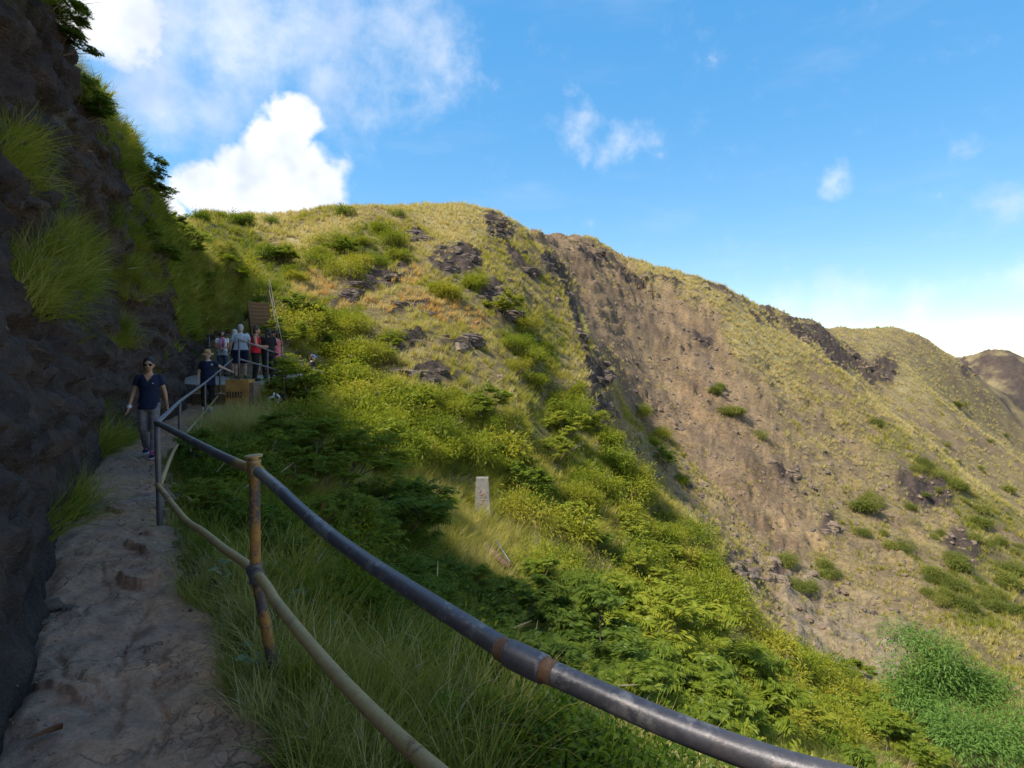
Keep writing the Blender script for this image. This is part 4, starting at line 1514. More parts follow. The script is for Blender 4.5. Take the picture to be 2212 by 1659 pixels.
# near feathery shrubs under the railing: (u, v of the foot, distance, size, tint, label)
NEAR = [(720, 1040, 10.5, 1.0, 0.55, 'broad feathery shrub with long fronds between railing and landing'),
        (640, 985, 11.5, 0.7, 0.45, 'small feathery shrub beside the far railing posts'),
        (840, 1080, 10.0, 1.05, 0.30, 'dark feathery shrub behind the rusty yellow post'),
        (895, 1140, 11.5, 0.95, 0.42, 'dense feathery shrub left of the concrete marker'),
        (800, 1000, 14.5, 1.1, 0.62, 'bright feathery shrub below the landing'),
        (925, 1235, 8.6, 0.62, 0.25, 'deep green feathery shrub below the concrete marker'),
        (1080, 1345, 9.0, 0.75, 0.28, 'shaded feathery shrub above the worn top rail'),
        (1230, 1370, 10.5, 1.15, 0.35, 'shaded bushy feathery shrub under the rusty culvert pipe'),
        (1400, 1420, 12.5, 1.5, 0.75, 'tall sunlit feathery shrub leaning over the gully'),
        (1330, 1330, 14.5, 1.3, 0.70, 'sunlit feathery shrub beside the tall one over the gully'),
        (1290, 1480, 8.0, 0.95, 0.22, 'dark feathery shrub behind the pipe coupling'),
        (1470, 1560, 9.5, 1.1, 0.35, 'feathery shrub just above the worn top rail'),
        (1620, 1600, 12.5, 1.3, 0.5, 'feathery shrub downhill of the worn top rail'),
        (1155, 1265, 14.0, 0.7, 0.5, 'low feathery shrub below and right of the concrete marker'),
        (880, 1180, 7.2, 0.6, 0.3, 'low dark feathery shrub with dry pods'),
        (655, 1040, 8.6, 0.62, 0.5, 'feathery shrub with drooping fronds just beyond the bent lower rail'),
        (600, 950, 12.0, 0.6, 0.5, 'small feathery shrub below the ochre pier'),
        (760, 1130, 7.2, 0.62, 0.42, 'feathery shrub right behind the rusty post top'),
        (705, 1090, 6.6, 0.5, 0.55, 'pale feathery shrub close behind the rusty post'),
        (900, 1260, 6.2, 0.6, 0.35, 'feathery shrub above the middle of the top rail'),
        (1040, 1400, 5.6, 0.55, 0.38, 'feathery shrub hugging the top rail left of the coupling'),
        (1190, 1520, 5.6, 0.6, 0.40, 'feathery shrub under the top rail right of the coupling'),
        (1330, 1620, 6.0, 0.7, 0.45, 'feathery shrub in the grass below the top rail'),
        (820, 1300, 5.0, 0.42, 0.45, 'small feathery shrub between post and coupling'),
        (1550, 1650, 8.0, 0.8, 0.5, 'feathery shrub showing under the far end of the top rail')]
NEAR += [(610, 742, 21.6, 0.75, 0.75, 'bright feathery shrub crowding the foot of the stair handrail'), (566, 672, 26.5, 0.7, 0.6, 'feathery shrub beside the upper stair handrail')]
for i, (u, v, d, s, ti, lb) in enumerate(NEAR):
    p = P(u, v, d)
    p.z = float(ground(p.x, p.y)) - 0.05
    e = plant('feathery_shrub', FEA[i % 3], p, s, random.uniform(0, 6.28), ti, lb, 'shrub', 'feathery shrubs below the railing')

# low leafy plants that break up the grass of the verge
for k in range(105):
    yy = random.uniform(2.4, 11)
    off = random.uniform(0.35, 1.1) if k % 3 == 0 else random.uniform(0.9, 6.5)
    xx = float(edge_x(yy)) + off
    if xx / yy > 0.75:
        continue
    tone = random.choice(('dark green', 'mid green', 'yellow-green'))
    plant('verge_plant', (SHR + FEA + FEA)[k % 12], Vector((xx, yy, float(ground(xx, yy)) - 0.03)), random.uniform(0.22, 0.40) * (1.0 if off < 1.1 else 1.35), k, {'dark green': 0.12, 'mid green': 0.35, 'yellow-green': 0.6}[tone],
          'low ' + tone + ' leafy plant in the grass behind the railing', 'plant', 'low plants of the verge, ' + tone)

# shrubs on the cliff and skyline
for i, (u, v, s, ti, lb) in enumerate([(352, 455, 0.75, 0.35, 'feathery shrub leaning out from the cliff top into the sky'),
                                       (300, 400, 0.7, 0.30, 'dark feathery shrub on the cliff edge between grass plumes'),
                                       (138, 100, 0.4, 0.2, 'feathery shrub overhanging the highest cliff edge'),
                                       (120, 10, 0.4, 0.2, 'dark feathery shrub at the very top of the cliff'),
                                       (185, 250, 0.55, 0.3, 'small feathery shrub just above the rock bulge'),
                                       (410, 560, 0.95, 0.55, 'bright feathery shrub where cliff and hillside meet'),
                                       (450, 640, 0.85, 0.5, 'feathery shrub above the back railing'),
                                       (380, 510, 0.8, 0.45, 'mid green feathery shrub halfway down the cliff edge'),
                                       (330, 560, 0.7, 0.4, 'feathery shrub rooted in the cliff face over the walking woman'),
                                       (490, 600, 0.9, 0.6, 'feathery shrub beside the top of the stairs')]):
    for dv in range(0, 120, 6):
        loc, nor = cliff_hit(u - dv * 0.45, v + dv * 0.6)
        if loc is not None:
            break
    if loc is None:
        loc = hit(u, v)
    plant('cliff_shrub', FEA[i % 3], loc - Vector((0.1, 0, 0.1)), s, random.uniform(0, 6.28), ti, lb, 'shrub', None, tilt=(0.0, 0.35))
for i, (u, v, s, lb) in enumerate([(432, 476, 0.9, 'dark round bush on the ridge skyline left of the low knoll'), (525, 478, 1.1, 'flat dark bush on the low knoll of the skyline'),
                                   (585, 482, 0.8, 'small dark bush right of the low knoll on the skyline'), (742, 462, 1.3, 'dark bush cresting the skyline above green shrubs'), (860, 462, 0.8, 'small bush on the grassy crest')]):
    p = hit(u, v + 6)
    plant('skyline_bush', SHR[i % 5], p, s, i, 0.2, lb, 'shrub', None)

# broken blocks of the layered outcrops
BLK = []
for k in range(5):
    bm = bmesh.new()
    bmesh.ops.create_cube(bm, size=1.6)
    bmesh.ops.subdivide_edges(bm, edges=bm.edges[:], cuts=7, use_grid_fill=True)
    vv = np.array([v.co[:] for v in bm.verts])
    n_ = vv / np.linalg.norm(vv, axis=1)[:, None]
    lz = vv[:, 2] * 2.6 + 0.4 * fbm(vv[:, 0] + k * 3, vv[:, 1], 0, 2)
    ds = 0.30 * fbm(vv[:, 0] * 0.9 + 5 * k, vv[:, 1] * 0.9, vv[:, 2] * 0.9, 3) + 0.09 * (sstep(0.2, 0.5, lz - np.floor(lz)) - 0.5) - 0.22 * np.abs(perlin(vv[:, 0] * 1.7 + k, vv[:, 1] * 1.7, vv[:, 2] * 1.7))
    for v, d_, q_ in zip(bm.verts, ds, n_):
        v.co = v.co * 0.72 + Vector(q_) * (0.30 + d_)
    me = bpy.data.meshes.new('outcrop_block')
    bm.to_mesh(me)
    bm.free()
    me.materials.append(M_BLOCK)
    BLK.append(me)
BLK2 = []
for me in BLK:
    m2_ = me.copy()
    m2_.materials.clear()
    m2_.materials.append(M_BLOCK2)
    BLK2.append(m2_)
for j, (cu, cv_, ru, rv, an) in enumerate(ROCK):
    n_b = 2 + int(ru * rv / 380)
    for k in range(min(n_b, 5)):
        a_, rr_ = random.uniform(0, 6.28), math.sqrt(random.random()) * 0.85
        pu, pv = ru * rr_ * math.cos(a_), rv * rr_ * math.sin(a_)
        u = cu + pu * math.cos(R(an)) - pv * math.sin(R(an))
        v = cv_ + pu * math.sin(R(an)) + pv * math.cos(R(an))
        p = hit(u, v)
        if p.y > 300 or p.y < 16 or (cu > 1950 and cv_ > 1000):
            continue
        o = link('outcrop_block', (BLK if cu < 1330 else BLK2)[(j + k) % 5])
        sz = random.uniform(0.25, 0.8) * (0.45 + 0.55 * min(p.y, 130) / 60)
        o.location = p - Vector((0, 0, sz * (0.28 if cu < 1330 else 0.42)))
        o.scale = (sz * random.uniform(1.0, 1.7), sz, sz * random.uniform(0.5, 0.9))
        o.rotation_euler = (random.uniform(-.15, .15), random.uniform(0.05, .25), random.uniform(-0.5, 0.5))
        where = 'near spur crest' if cv_ < 700 and cu < 1200 else ('ledges on the near hillside' if cu < 1120 else ('spur edge beside the scree' if cu < 1350 else ('brown scree' if cu < 1720 else 'far ribs')))
        tag(o, 'dark layered rock block of the outcrops on the ' + where, 'rock', 'outcrop blocks, ' + where)

# ------------------------------------------------------------------ pipe railing along the trail
INV = ([339, 548, 850, 1137, 1450, 1800, 2300], [1 / 5.2, 1 / 2.74, 0.59, 0.794, 0.955, 1.11, 1.30])


def rail_pts(px, extra=None, scale=1.0):
    out = []
    for (u, v) in px:
        d = 1 / float(np.interp(u, *INV))
        out.append(P(u, v, d))
    return out


def smooth_pts(pts, n=8):
    """Catmull-Rom through the points"""
    out = []
    pts = [Vector(p) for p in pts]
    for i in range(len(pts) - 1):
        p0, p1, p2, p3 = pts[max(i - 1, 0)], pts[i], pts[i + 1], pts[min(i + 2, len(pts) - 1)]
        for k in range(n):
            q = k / n
            out.append(0.5 * ((2 * p1) + (-p0 + p2) * q + (2 * p0 - 5 * p1 + 4 * p2 - p3) * q * q + (-p0 + 3 * p1 - 3 * p2 + p3) * q ** 3))
    out.append(pts[-1])
    return out


rail = thing('pipe_railing', (P(548, 1439, 2.74).x, 2.74, 0.0), 'weathered steel pipe railing with two rails along the trail edge', 'railing')
RR = 0.0245
top_px = [(339, 913), (388, 938), (457, 974), (520, 1004), (550, 1014), (600, 1054), (646, 1098), (717, 1158), (787, 1209), (858, 1256), (1001, 1346), (1094, 1404), (1137, 1428),
          (1235, 1472), (1376, 1535), (1490, 1582), (1650, 1640), (1816, 1688), (2050, 1745), (2400, 1810)]
tp_ = smooth_pts(rail_pts(top_px))
k_tee = min(range(len(tp_)), key=lambda i: (tp_[i] - P(550, 1014, 2.74)).length)
k_cpl = min(range(len(tp_)), key=lambda i: abs(U0 + F * tp_[i].x / tp_[i].y - 1137))
k_och = min(range(len(tp_)), key=lambda i: abs(U0 + F * tp_[i].x / tp_[i].y - 490))
k_och2 = min(range(len(tp_)), key=lambda i: abs(U0 + F * tp_[i].x / tp_[i].y - 630))
tr = MB().tube(tp_[:k_cpl + 1], RR, 24).build('top_rail', M_RAILTOP, rail)
at_ = tr.data.attributes.new('worn', 'FLOAT', 'POINT')
wr_ = np.repeat([math.exp(-(((U0 + F * q.x / q.y) - 552) / 52) ** 2) for q in tp_[:k_cpl + 1]], 24)
at_.data.foreach_set('value', wr_.astype(np.float32))
MB().tube(tp_[k_cpl:], RR * 0.999, 24).build('top_rail', M_RAILTOP, rail)
# screwed coupling with rusty threads
ax = (tp_[k_cpl + 1] - tp_[k_cpl - 1]).normalized()
c0 = tp_[k_cpl]
cm = MB()
L = 0.052
cm.tube([c0 - ax * L, c0 - ax * (L - .003), c0 - ax * (L * .5), c0 + ax * (L * .5), c0 + ax * (L - .003), c0 + ax * L], [RR * 1.12, RR * 1.24, RR * 1.27, RR * 1.27, RR * 1.24, RR * 1.12], 28)
cpl = smooth_edges(cm.build('coupling', M_RAILTOP, rail))
for k in range(5):
    q = c0 - ax * (L + 0.004 + 0.006 * k)
    MB().tube([q - ax * 0.002, q, q + ax * 0.002], [RR * 1.01, RR * 1.05, RR * 1.01], 24).build('thread_ring', M_RUST, cpl)
MB().tube([c0 + ax * (L - 0.002), c0 + ax * (L + 0.012), c0 + ax * (L + 0.028)], [RR * 1.10, RR * 1.03, RR * 1.004], 24).build('rust_collar', M_RUST, cpl)

low_px = [(340, 1047), (381, 1100), (406, 1128), (437, 1148), (482, 1184), (525, 1214), (552, 1237), (578, 1270), (600, 1313 - 8), (670, 1392), (740, 1472), (811, 1545), (881, 1612), (960, 1680), (1100, 1790), (1300, 1920)]
INV_L = ([339, 548, 700, 881, 1100, 1400], [1 / 5.2, 1 / 2.74, 0.50, 0.66, 0.82, 1.0])
lp_ = smooth_pts([P(u, v, 1 / float(np.interp(u, *INV_L))) for u, v in low_px])
MB().tube(lp_, RR * 0.92, 20).build('lower_rail', M_RAILLOW, rail)


def post(foot_px, top, mat, below=0.35, r=RR, parent=rail):
    foot = Vector(foot_px)
    foot = foot + (foot - Vector(top)).normalized() * below
    pts = [foot.lerp(Vector(top), k / 8) for k in range(9)]
    return MB().tube(pts, r, 18).build('post', mat, parent)


def tee(c, axis_dir, mat, parent, r=RR, cap=False, up=Vector((0, 0, 1))):
    """cast fitting: upright barrel with rims, branch collars along the rail, mushroom cap"""
    m = MB()
    up = up.normalized()
    h = 0.045
    m.tube([c - up * h, c - up * (h - .012), c - up * (h - .013), c + up * (h - .013), c + up * (h - .012), c + up * h], [r * 1.34, r * 1.34, r * 1.2, r * 1.2, r * 1.34, r * 1.34], 20)
    a = axis_dir.normalized()
    m.tube([c - a * .055, c - a * .043, c - a * .042, c + a * .042, c + a * .043, c + a * .055], [r * 1.3, r * 1.3, r * 1.18, r * 1.18, r * 1.3, r * 1.3], 20)
    o = smooth_edges(m.build('tee_fitting', mat, parent))
    if cap:
        q = c + up * h
        mm = MB().tube([q, q + up * .012, q + up * .013, q + up * .022, q + up * .026], [r * 1.0, r * 1.0, r * 1.75, r * 1.75, r * 1.5], 24)
        smooth_edges(mm.build('post_cap', mat, o))
    return o


# post with the rusty yellow paint
tee_c = tp_[k_tee]
foot2 = P(590, 1439, 2.72)
up2 = (tee_c - foot2).normalized()
k_lt = min(range(len(lp_)), key=lambda i: (lp_[i] - P(566, 1252, 2.74)).length)
lt_c = lp_[k_lt]
post(foot2, lt_c, M_POSTRUST)
post(lt_c, tee_c, M_POSTRUST, below=0.0, r=RR * 1.001)
tee(tee_c, tp_[k_tee + 1] - tp_[k_tee - 1], M_RAILOCHRE, rail, cap=True, up=up2)
tee(lt_c, lp_[k_lt + 1] - lp_[k_lt - 1], M_POSTGREY, rail, up=up2)
# corner post and the far run
FAR_T = [P(339, 913, 5.2), P(388, 867, 9.4), P(443, 827, 13.6), P(475, 800, 16.0), P(502, 776, 17.5)]
FAR_L = [P(346, 1045, 5.2), P(387, 955, 9.4), P(443, 889, 13.6), P(494, 827, 17.4)]
MB().tube(FAR_T, RR, 14).build('top_rail', M_RAILFAR, rail)
MB().tube(smooth_pts(FAR_L, 4), RR * 0.95, 14).build('lower_rail', M_RAILLOW, rail)
MB().ellipsoid(FAR_T[0], (RR * 1.15,) * 3).build('elbow', M_RAILFAR, rail)
post(P(345, 1128, 5.2), FAR_T[0], M_POSTGREY)
for (u, v, d, tpv) in ((388, 994, 9.4, FAR_T[1]), (443, 915, 13.6, FAR_T[2]), (475, 862, 16.0, FAR_T[3])):
    q = P(u, v, d)
    q.z = min(q.z, float(ground(q.x, q.y)))
    post(q, tpv, M_POSTGREY)

# ------------------------------------------------------------------ landing, steps, stairs
FLY = [15.7, 16.2, 19.0, 21.6]
FLZ = [0.86, 0.93, 1.0, 1.12]


def floor_z(y): return float(np.interp(y, FLY, FLZ))


def prism(poly_xy, z0, z1):
    """vertical prism; z1 may be a function of (x, y)"""
    n = len(poly_xy)
    m = MB()
    top = [(x, y, z1(x, y) if callable(z1) else z1) for x, y in poly_xy]
    m.add([(x, y, z0) for x, y in poly_xy] + top, [tuple(reversed(range(n))), tuple(range(n, 2 * n))] + [(i, (i + 1) % n, n + (i + 1) % n, n + i) for i in range(n)])
    return m


landing = prism([(-8.95, 16.2), (-7.42, 16.2), (-7.55, 17.6), (-7.75, 19.4), (-7.9, 21.6), (-12.6, 21.9), (-12.4, 19.6), (-10.6, 17.4), (-9.7, 16.6)], -0.4, lambda x, y: floor_z(y)).build('landing', M_CONC, smooth=False)
tag(landing, 'pale concrete landing floor at the bend of the trail', kind='structure')
st = thing('entry_steps', (-8.1, 15.8, 0.4), 'two broad ochre steps up to the landing', 'steps')
prism([(-8.95, 15.85), (-8.80, 15.62), (-8.5, 15.52), (-7.30, 15.52), (-7.30, 16.19), (-9.0, 16.19)], -0.2, 0.70).build('step', M_STEPP, st, False)
prism([(-8.97, 16.14), (-7.36, 16.14), (-7.36, 16.197), (-8.97, 16.197)], 0.5, 0.915).build('riser', M_OCHRE, st, False)
# ochre pier that carries the switchback railing
pier = thing('rail_pier', (-7.18, 14.95, 0.3), 'ochre painted concrete pier with a row of dark slots under the switchback railing', 'pier')
pm = MB().box((-7.18, 15.02, 0.60), (0.60, 0.36, 1.04))
pb = pm.build('pier_block', M_OCHRE, pier, False)
for k in range(6):
    MB().box((-7.42 + 0.07 * k, 14.838, 0.72), (0.032, 0.02, 0.15 + 0.02 * (k % 2))).build('slot', M_DARK, pier, False)
MB().box((-6.82, 15.05, 0.52), (0.12, 0.34, 1.02)).build('pier_end', M_STONE, pier, False)

r2 = thing('switchback_railing', (-7.1, 14.95, 1.1), 'grey pipe railing in front of the standing group on the landing', 'railing')
ft = [P(516, 733, 14.9), P(578, 756, 17.6), P(654, 783, 22.0)]
fl = [P(518, 776, 14.9), P(578, 793, 17.6), P(654, 818, 22.0)]
MB().tube(ft, 0.026, 14).build('top_rail', M_RAILFAR, r2)
MB().tube(fl, 0.024, 14).build('lower_rail', M_RAILFAR, r2)
for i, q in enumerate(ft):
    f = Vector((q.x, q.y, 0.7 if i else 1.05))
    if i == 2:
        f.z = float(ground(q.x, q.y)) - 0.2
    MB().tube([f, q], 0.026, 14).build('post', M_POSTGREY, r2)
    MB().ellipsoid(q, (0.03, 0.03, 0.03)).build('elbow', M_RAILFAR, r2)

r3 = thing('back_railing', (-11.2, 21.3, 1.1), 'thin grey railing against the cliff at the back of the landing', 'railing')
for v_ in (724, 750):
    MB().tube([P(443, v_, 21.3), P(521, v_, 21.3)], 0.022, 10).build('top_rail' if v_ == 724 else 'lower_rail', M_POSTGREY, r3)
for u_ in (452, 519):
    q = P(u_, 722, 21.3)
    MB().tube([Vector((q.x, q.y, floor_z(21.3) - 0.05)), q], 0.024, 10).build('post', M_POSTGREY, r3)
bench = thing('concrete_bench', (-10.0, 20.9, 1.1), 'low grey concrete block bench behind the grey haired man', 'bench')
MB().box((-10.0, 20.95, 1.28), (1.3, 0.45, 0.40)).build('bench_block', M_CONC, bench, False)
MB().box((-10.0, 20.93, 1.50), (1.36, 0.52, 0.05)).build('bench_top', M_CONC, bench, False)

stairs = thing('stairway', (-9.0, 20.5, 1.1), 'steep ochre stairway climbing the hillside behind the landing', 'stairs')
s0 = Vector((-9.05, 21.2, 1.05))
hd = Vector((-2.3, 4.2, 0)).normalized()
sd_ = Vector((hd.y, -hd.x, 0))
rise, run, wid = 0.185, 0.285, 0.85
zr = math.atan2(hd.y, hd.x) - math.pi / 2
RM = Matrix.Rotation(zr, 3, 'Z')
box_me = None
for k in range(17):
    c = s0 + hd * run * (k + 0.5) + Vector((0, 0, rise * (k + 1)))
    if box_me is None:
        m = MB().box((0, 0, -0.30), (wid, run + 0.02, 0.60))
        box_me = m.mesh('step', M_STEPD, False)
        nose_me = MB().box((0, -run / 2 - 0.012, -0.025), (wid + 0.01, 0.04, 0.055)).mesh('nosing', M_STEPP, False)
    o = bpy.data.objects.new('step', box_me)
    COL.objects.link(o)
    o.parent = stairs
    o.location = c - Vector((-9.0, 20.5, 1.1))
    o.rotation_euler = (0, 0, zr)
    no = bpy.data.objects.new('nosing', nose_me)
    COL.objects.link(no)
    no.parent = o
r4 = thing('stair_handrail', (-8.4, 21.2, 1.1), 'sloping pipe handrail on the open side of the stairway', 'railing')
for h_, mt, rr_ in ((1.02, M_RAILDK, 0.014), (0.52, M_RAILDK, 0.016)):
    a = s0 + sd_ * (wid / 2 + 0.05) + Vector((0, 0, h_ + 0.1))
    bq = a + hd * run * 17 + Vector((0, 0, rise * 17))
    MB().tube([a, bq], rr_, 10).build('top_rail' if h_ > 1 else 'lower_rail', mt, r4)
for k in (0, 6, 12, 17):
    a = s0 + sd_ * (wid / 2 + 0.05) + hd * run * k + Vector((0, 0, rise * k))
    MB().tube([a + Vector((0, 0, -0.3)), a + Vector((0, 0, 1.10))], 0.014, 10).build('post', M_RAILDK, r4)

# ------------------------------------------------------------------ small things on the slope
mk = hit(1042, 1122)
mk = P(1042, 1112, mk.y)
M_MARK = solid('weathered_concrete', [(0.3, (0.11, 0.10, 0.085)), (0.7, (0.22, 0.20, 0.17))], 5, bump=0.4)
marker = thing('concrete_marker', mk, 'leaning grey concrete block marker among grass on the slope', 'marker')
mm = MB()
wd, hh = 36 / F * mk.y, 72 / F * mk.y
mm.add([(mk.x - wd / 2, mk.y, mk.z - 0.25), (mk.x + wd / 2, mk.y, mk.z - 0.25), (mk.x + wd / 2, mk.y + 0.5, mk.z - 0.25), (mk.x - wd / 2, mk.y + 0.5, mk.z - 0.25),
        (mk.x - wd / 2 + .03, mk.y + 0.45, mk.z + hh), (mk.x + wd / 2 - .10, mk.y + 0.45, mk.z + hh), (mk.x + wd / 2 - .10, mk.y + 0.75, mk.z + hh), (mk.x - wd / 2 + .03, mk.y + 0.75, mk.z + hh)],
       [(0, 1, 5, 4), (1, 2, 6, 5), (2, 3, 7, 6), (3, 0, 4, 7), (4, 5, 6, 7), (3, 2, 1, 0)])
mm.build('marker_body', M_MARK, marker, False)
for (a, bz, ww, hz) in ((-0.09, 0.50, 0.10, 0.06), (-0.02, 0.44, 0.16, 0.07), (0.05, 0.40, 0.10, 0.10), (0.01, 0.31, 0.18, 0.05), (-0.03, 0.24, 0.08, 0.09), (0.06, 0.14, 0.08, 0.05)):
    zz = mk.z + bz * hh * 1.25
    yy = mk.y + 0.45 * (zz - mk.z + 0.25) / (hh + 0.25) - 0.002
    MB().ellipsoid((mk.x + a, yy, zz), (ww * .6, 0.008, hz * .6), Matrix.Rotation(-0.35, 3, 'X') @ Matrix.Rotation(a * 9, 3, 'Y')).build('dark_stain', M_STONE, marker)
M_RUSTPIPE = solid('rust_brown_iron', [(0.3, (0.07, 0.045, 0.03)), (0.7, (0.13, 0.08, 0.05))], 12)
a = hit(1050, 1190)
p1, p2 = P(1040, 1172, a.y - 0.1), P(1098, 1224, a.y - 1.6)
tag(MB().tube([p1, p2], 0.09, 12).build('culvert_pipe', M_RUSTPIPE), 'rusty brown pipe lying downhill of the concrete marker', 'pipe')
tag(MB().tube([P(1072, 1168, a.y - 0.4), P(1102, 1214, a.y - 1.5)], 0.022, 8).build('thin_pole', M_POSTGREY), 'thin pale pole beside the rusty brown pipe', 'pole')
q = P(628, 1205, 5.6)
M_WHITE = solid('white_plastic', [(0.3, (0.55, 0.56, 0.58)), (0.7, (0.72, 0.73, 0.75))], 8)
stake = thing('white_stake', q, 'short white plastic stake standing in the grass beyond the rusty post', 'stake')
MB().tube([Vector((q.x, q.y, float(ground(q.x, q.y)) - 0.1)), P(628, 1178, 5.6)], 0.022, 10).build('stake_tube', M_WHITE, stake)
MB().tube([P(628, 1180, 5.6), P(628, 1170, 5.6)], 0.030, 10).build('stake_cap', M_WHITE, stake)

# stones and broken slab edges on the trail
ROCKS = []
for k in range(4):
    bm = bmesh.new()
    bmesh.ops.create_icosphere(bm, subdivisions=3, radius=1)
    vv = np.array([v.co[:] for v in bm.verts])
    dsp = 1 + 0.38 * fbm(vv[:, 0] * 1.1 + 10 * k, vv[:, 1] * 1.1, vv[:, 2] * 1.1, 3) + 0.10 * ridged(vv[:, 0] * 2 + k, vv[:, 1] * 2, vv[:, 2] * 2, 2)
    for v, f_ in zip(bm.verts, dsp):
        v.co *= f_
    me = bpy.data.meshes.new('stone')
    bm.to_mesh(me)
    bm.free()
    me.materials.append(M_STONE)
    ROCKS.append(me)


def stone(u, v, size, flat, label, k, d=None, grp=None):
    y = d or 1.58 * F / (v - V0)
    p = P(u, v, y)
    p.z = path_z(p.x, p.y)
    o = link('loose_stone', ROCKS[k % 4])
    o.location = p + Vector((0, 0, size * flat * 0.2))
    o.scale = (size, size * 0.8, size * flat)
    o.rotation_euler = (0.1 * k, 0.15, k * 1.3)
    return tag(o, label, 'stone', grp)


stone(108, 1318, 0.09, 0.45, 'jagged grey stone against the foot of the cliff', 0)
stone(155, 1322, 0.045, 0.6, 'small pale stone beside the jagged grey one', 1)
stone(84, 1352, 0.10, 0.45, 'broad dark stone half buried at the cliff foot', 2)
stone(62, 1405, 0.08, 0.4, 'dark stone below the jagged grey one', 3)
for i in range(14):
    yy = random.uniform(3.0, 9.5)
    xx = float(edge_x(yy)) - random.uniform(-0.02, 0.28)
    o = link('loose_stone', ROCKS[i % 4])
    s = random.uniform(0.006, 0.016)
    o.location = (xx, yy, path_z(xx, yy) + s * 0.3)
    o.scale = (s, s, s * 0.7)
    o.rotation_euler = (i, i * 2, i * 3)
    tag(o, 'small loose pebble along the grassy edge of the trail', 'stone', 'pebbles along the trail edge')


# grit and crumbs on the trail
M_GRIT = solid('trail_grit', [(0.3, (0.16, 0.105, 0.075)), (0.7, (0.36, 0.24, 0.17))], 3.0, 4, 0.95, 0.4)
GR = []
for me in ST:
    g_ = me.copy()
    g_.materials.clear()
    g_.materials.append(M_GRIT)
    GR.append(g_)
GRC = proto_collection('grit_source', GR)
gx = RNG.uniform(0, 1, 5200)
gy = 1.9 + 11 * RNG.uniform(0, 1, 5200) ** 1.4
tt_ = np.where(RNG.uniform(0, 1, 5200) < 0.6, np.where(RNG.uniform(0, 1, 5200) < 0.5, gx ** 2 * 0.4, 1 - gx ** 2 * 0.4), gx)
fi = np.clip(np.interp(gy, ys, np.arange(len(ys))).astype(int), 0, len(ys) - 1)
fj = np.clip((tt_ * (len(ts) - 1)).astype(int), 8, len(ts) - 9)
gp = np.stack([XX, YY, PZ], -1)[fi, fj]
field('trail_grit', gp, np.tile([0, 0, 1.0], (5200, 1)), 0.004 + 0.016 * RNG.uniform(0, 1, 5200) ** 5, np.zeros(5200), RNG.integers(0, 4, 5200), GRC, 'grit and small crumbs of stone on the trail', 'grit', 1.0)
# dead leaf on the trail
q = P(100, 1612, 1.58 * F / (1612 - V0))
q.z = path_z(q.x, q.y) + 0.012
m = MB()
lv, lf = [], []
for i in range(7):
    f_ = i / 6
    w_ = 0.022 * math.sin(math.pi * (0.06 + 0.9 * f_))
    cx_, cy_ = q.x + (f_ - .5) * .11, q.y + .03 * (f_ - .5) + .012 * math.sin(3 * f_)
    for sg, up_ in ((-1, .012), (0, 0.0), (1, .016)):
        lv.append((cx_ - sg * w_ * .3, cy_ + sg * w_, q.z + up_ * (0.4 + f_) + .02 * f_ * f_))
for i in range(6):
    for j in (0, 1):
        lf.append((i * 3 + j, i * 3 + j + 1, i * 3 + j + 4, i * 3 + j + 3))
m.add(lv, lf)
tag(m.build('dead_leaf', M_DEADLEAF), 'curled brown dead leaf on the trail near the cliff foot', 'leaf')

# ------------------------------------------------------------------ feathery tree low in the gully
tb = hit(2110, 1668)
tree = thing('gully_tree', tb, 'pale blue-green feathery tree rising from the gully bottom', 'tree')
g = np.random.default_rng(77)
random.seed(5)
tst, ttips = branching(140, 3.4, 0.9, 5, 3)
stems_mesh_ = stems_mesh('trunk', [(p, r0 * 0.7, r1 * 0.7) for p, r0, r1 in tst], 6)
o = bpy.data.objects.new('trunk', stems_mesh_); COL.objects.link(o); o.parent = tree
C, D = [], []
for p, d in ttips:
    n = 150
    off = g.normal(size=(n, 3)) * np.array([0.33, 0.33, 0.24])
    C.append(np.array(p)[None] + off)
    D.append(off + g.normal(size=(n, 3)) * 0.3)
C, D = np.concatenate(C), np.concatenate(D)
V, Fq = leaf_quads(C, D, 0.13 * g.uniform(0.6, 1.3, len(C)), 0.036, g, droop=0.35)
o = bpy.data.objects.new('crown', mesh_np('tree_crown', V, Fq, M_TREELEAF, False)); COL.objects.link(o); o.parent = tree
tree.scale = (1.75, 1.75, 1.35)
# dead brown fronds hanging at its foot and in the near shrubs
def dead_fronds(u, v, d, n, L, label):
    p0 = P(u, v, d)
    gg = np.random.default_rng(int(u))
    C = np.array(p0)[None] + gg.normal(size=(n, 3)) * np.array([0.22, 0.15, 0.16]) * L * 2.5
    D = gg.normal(size=(n, 3)) * 0.5 + np.array([0, 0, -1.0])
    V, Fq = leaf_quads(C, D, L * gg.uniform(0.6, 1.2, n), L * 0.22, gg, droop=0.2)
    m = MB()
    o = link('dead_fronds', mesh_np('dead_fronds', V, Fq, M_DEADLEAF, False))
    return tag(o, label, 'dead foliage')


dead_fronds(2120, 1600, tb.y - 0.6, 16, 0.5, 'hanging dead brown fronds in front of the feathery tree')
dead_fronds(690, 1110, 6.4, 16, 0.20, 'bunch of dead brown pods behind the rusty yellow post')
dead_fronds(755, 1235, 5.4, 12, 0.18, 'dead brown leaves hanging under the top rail')

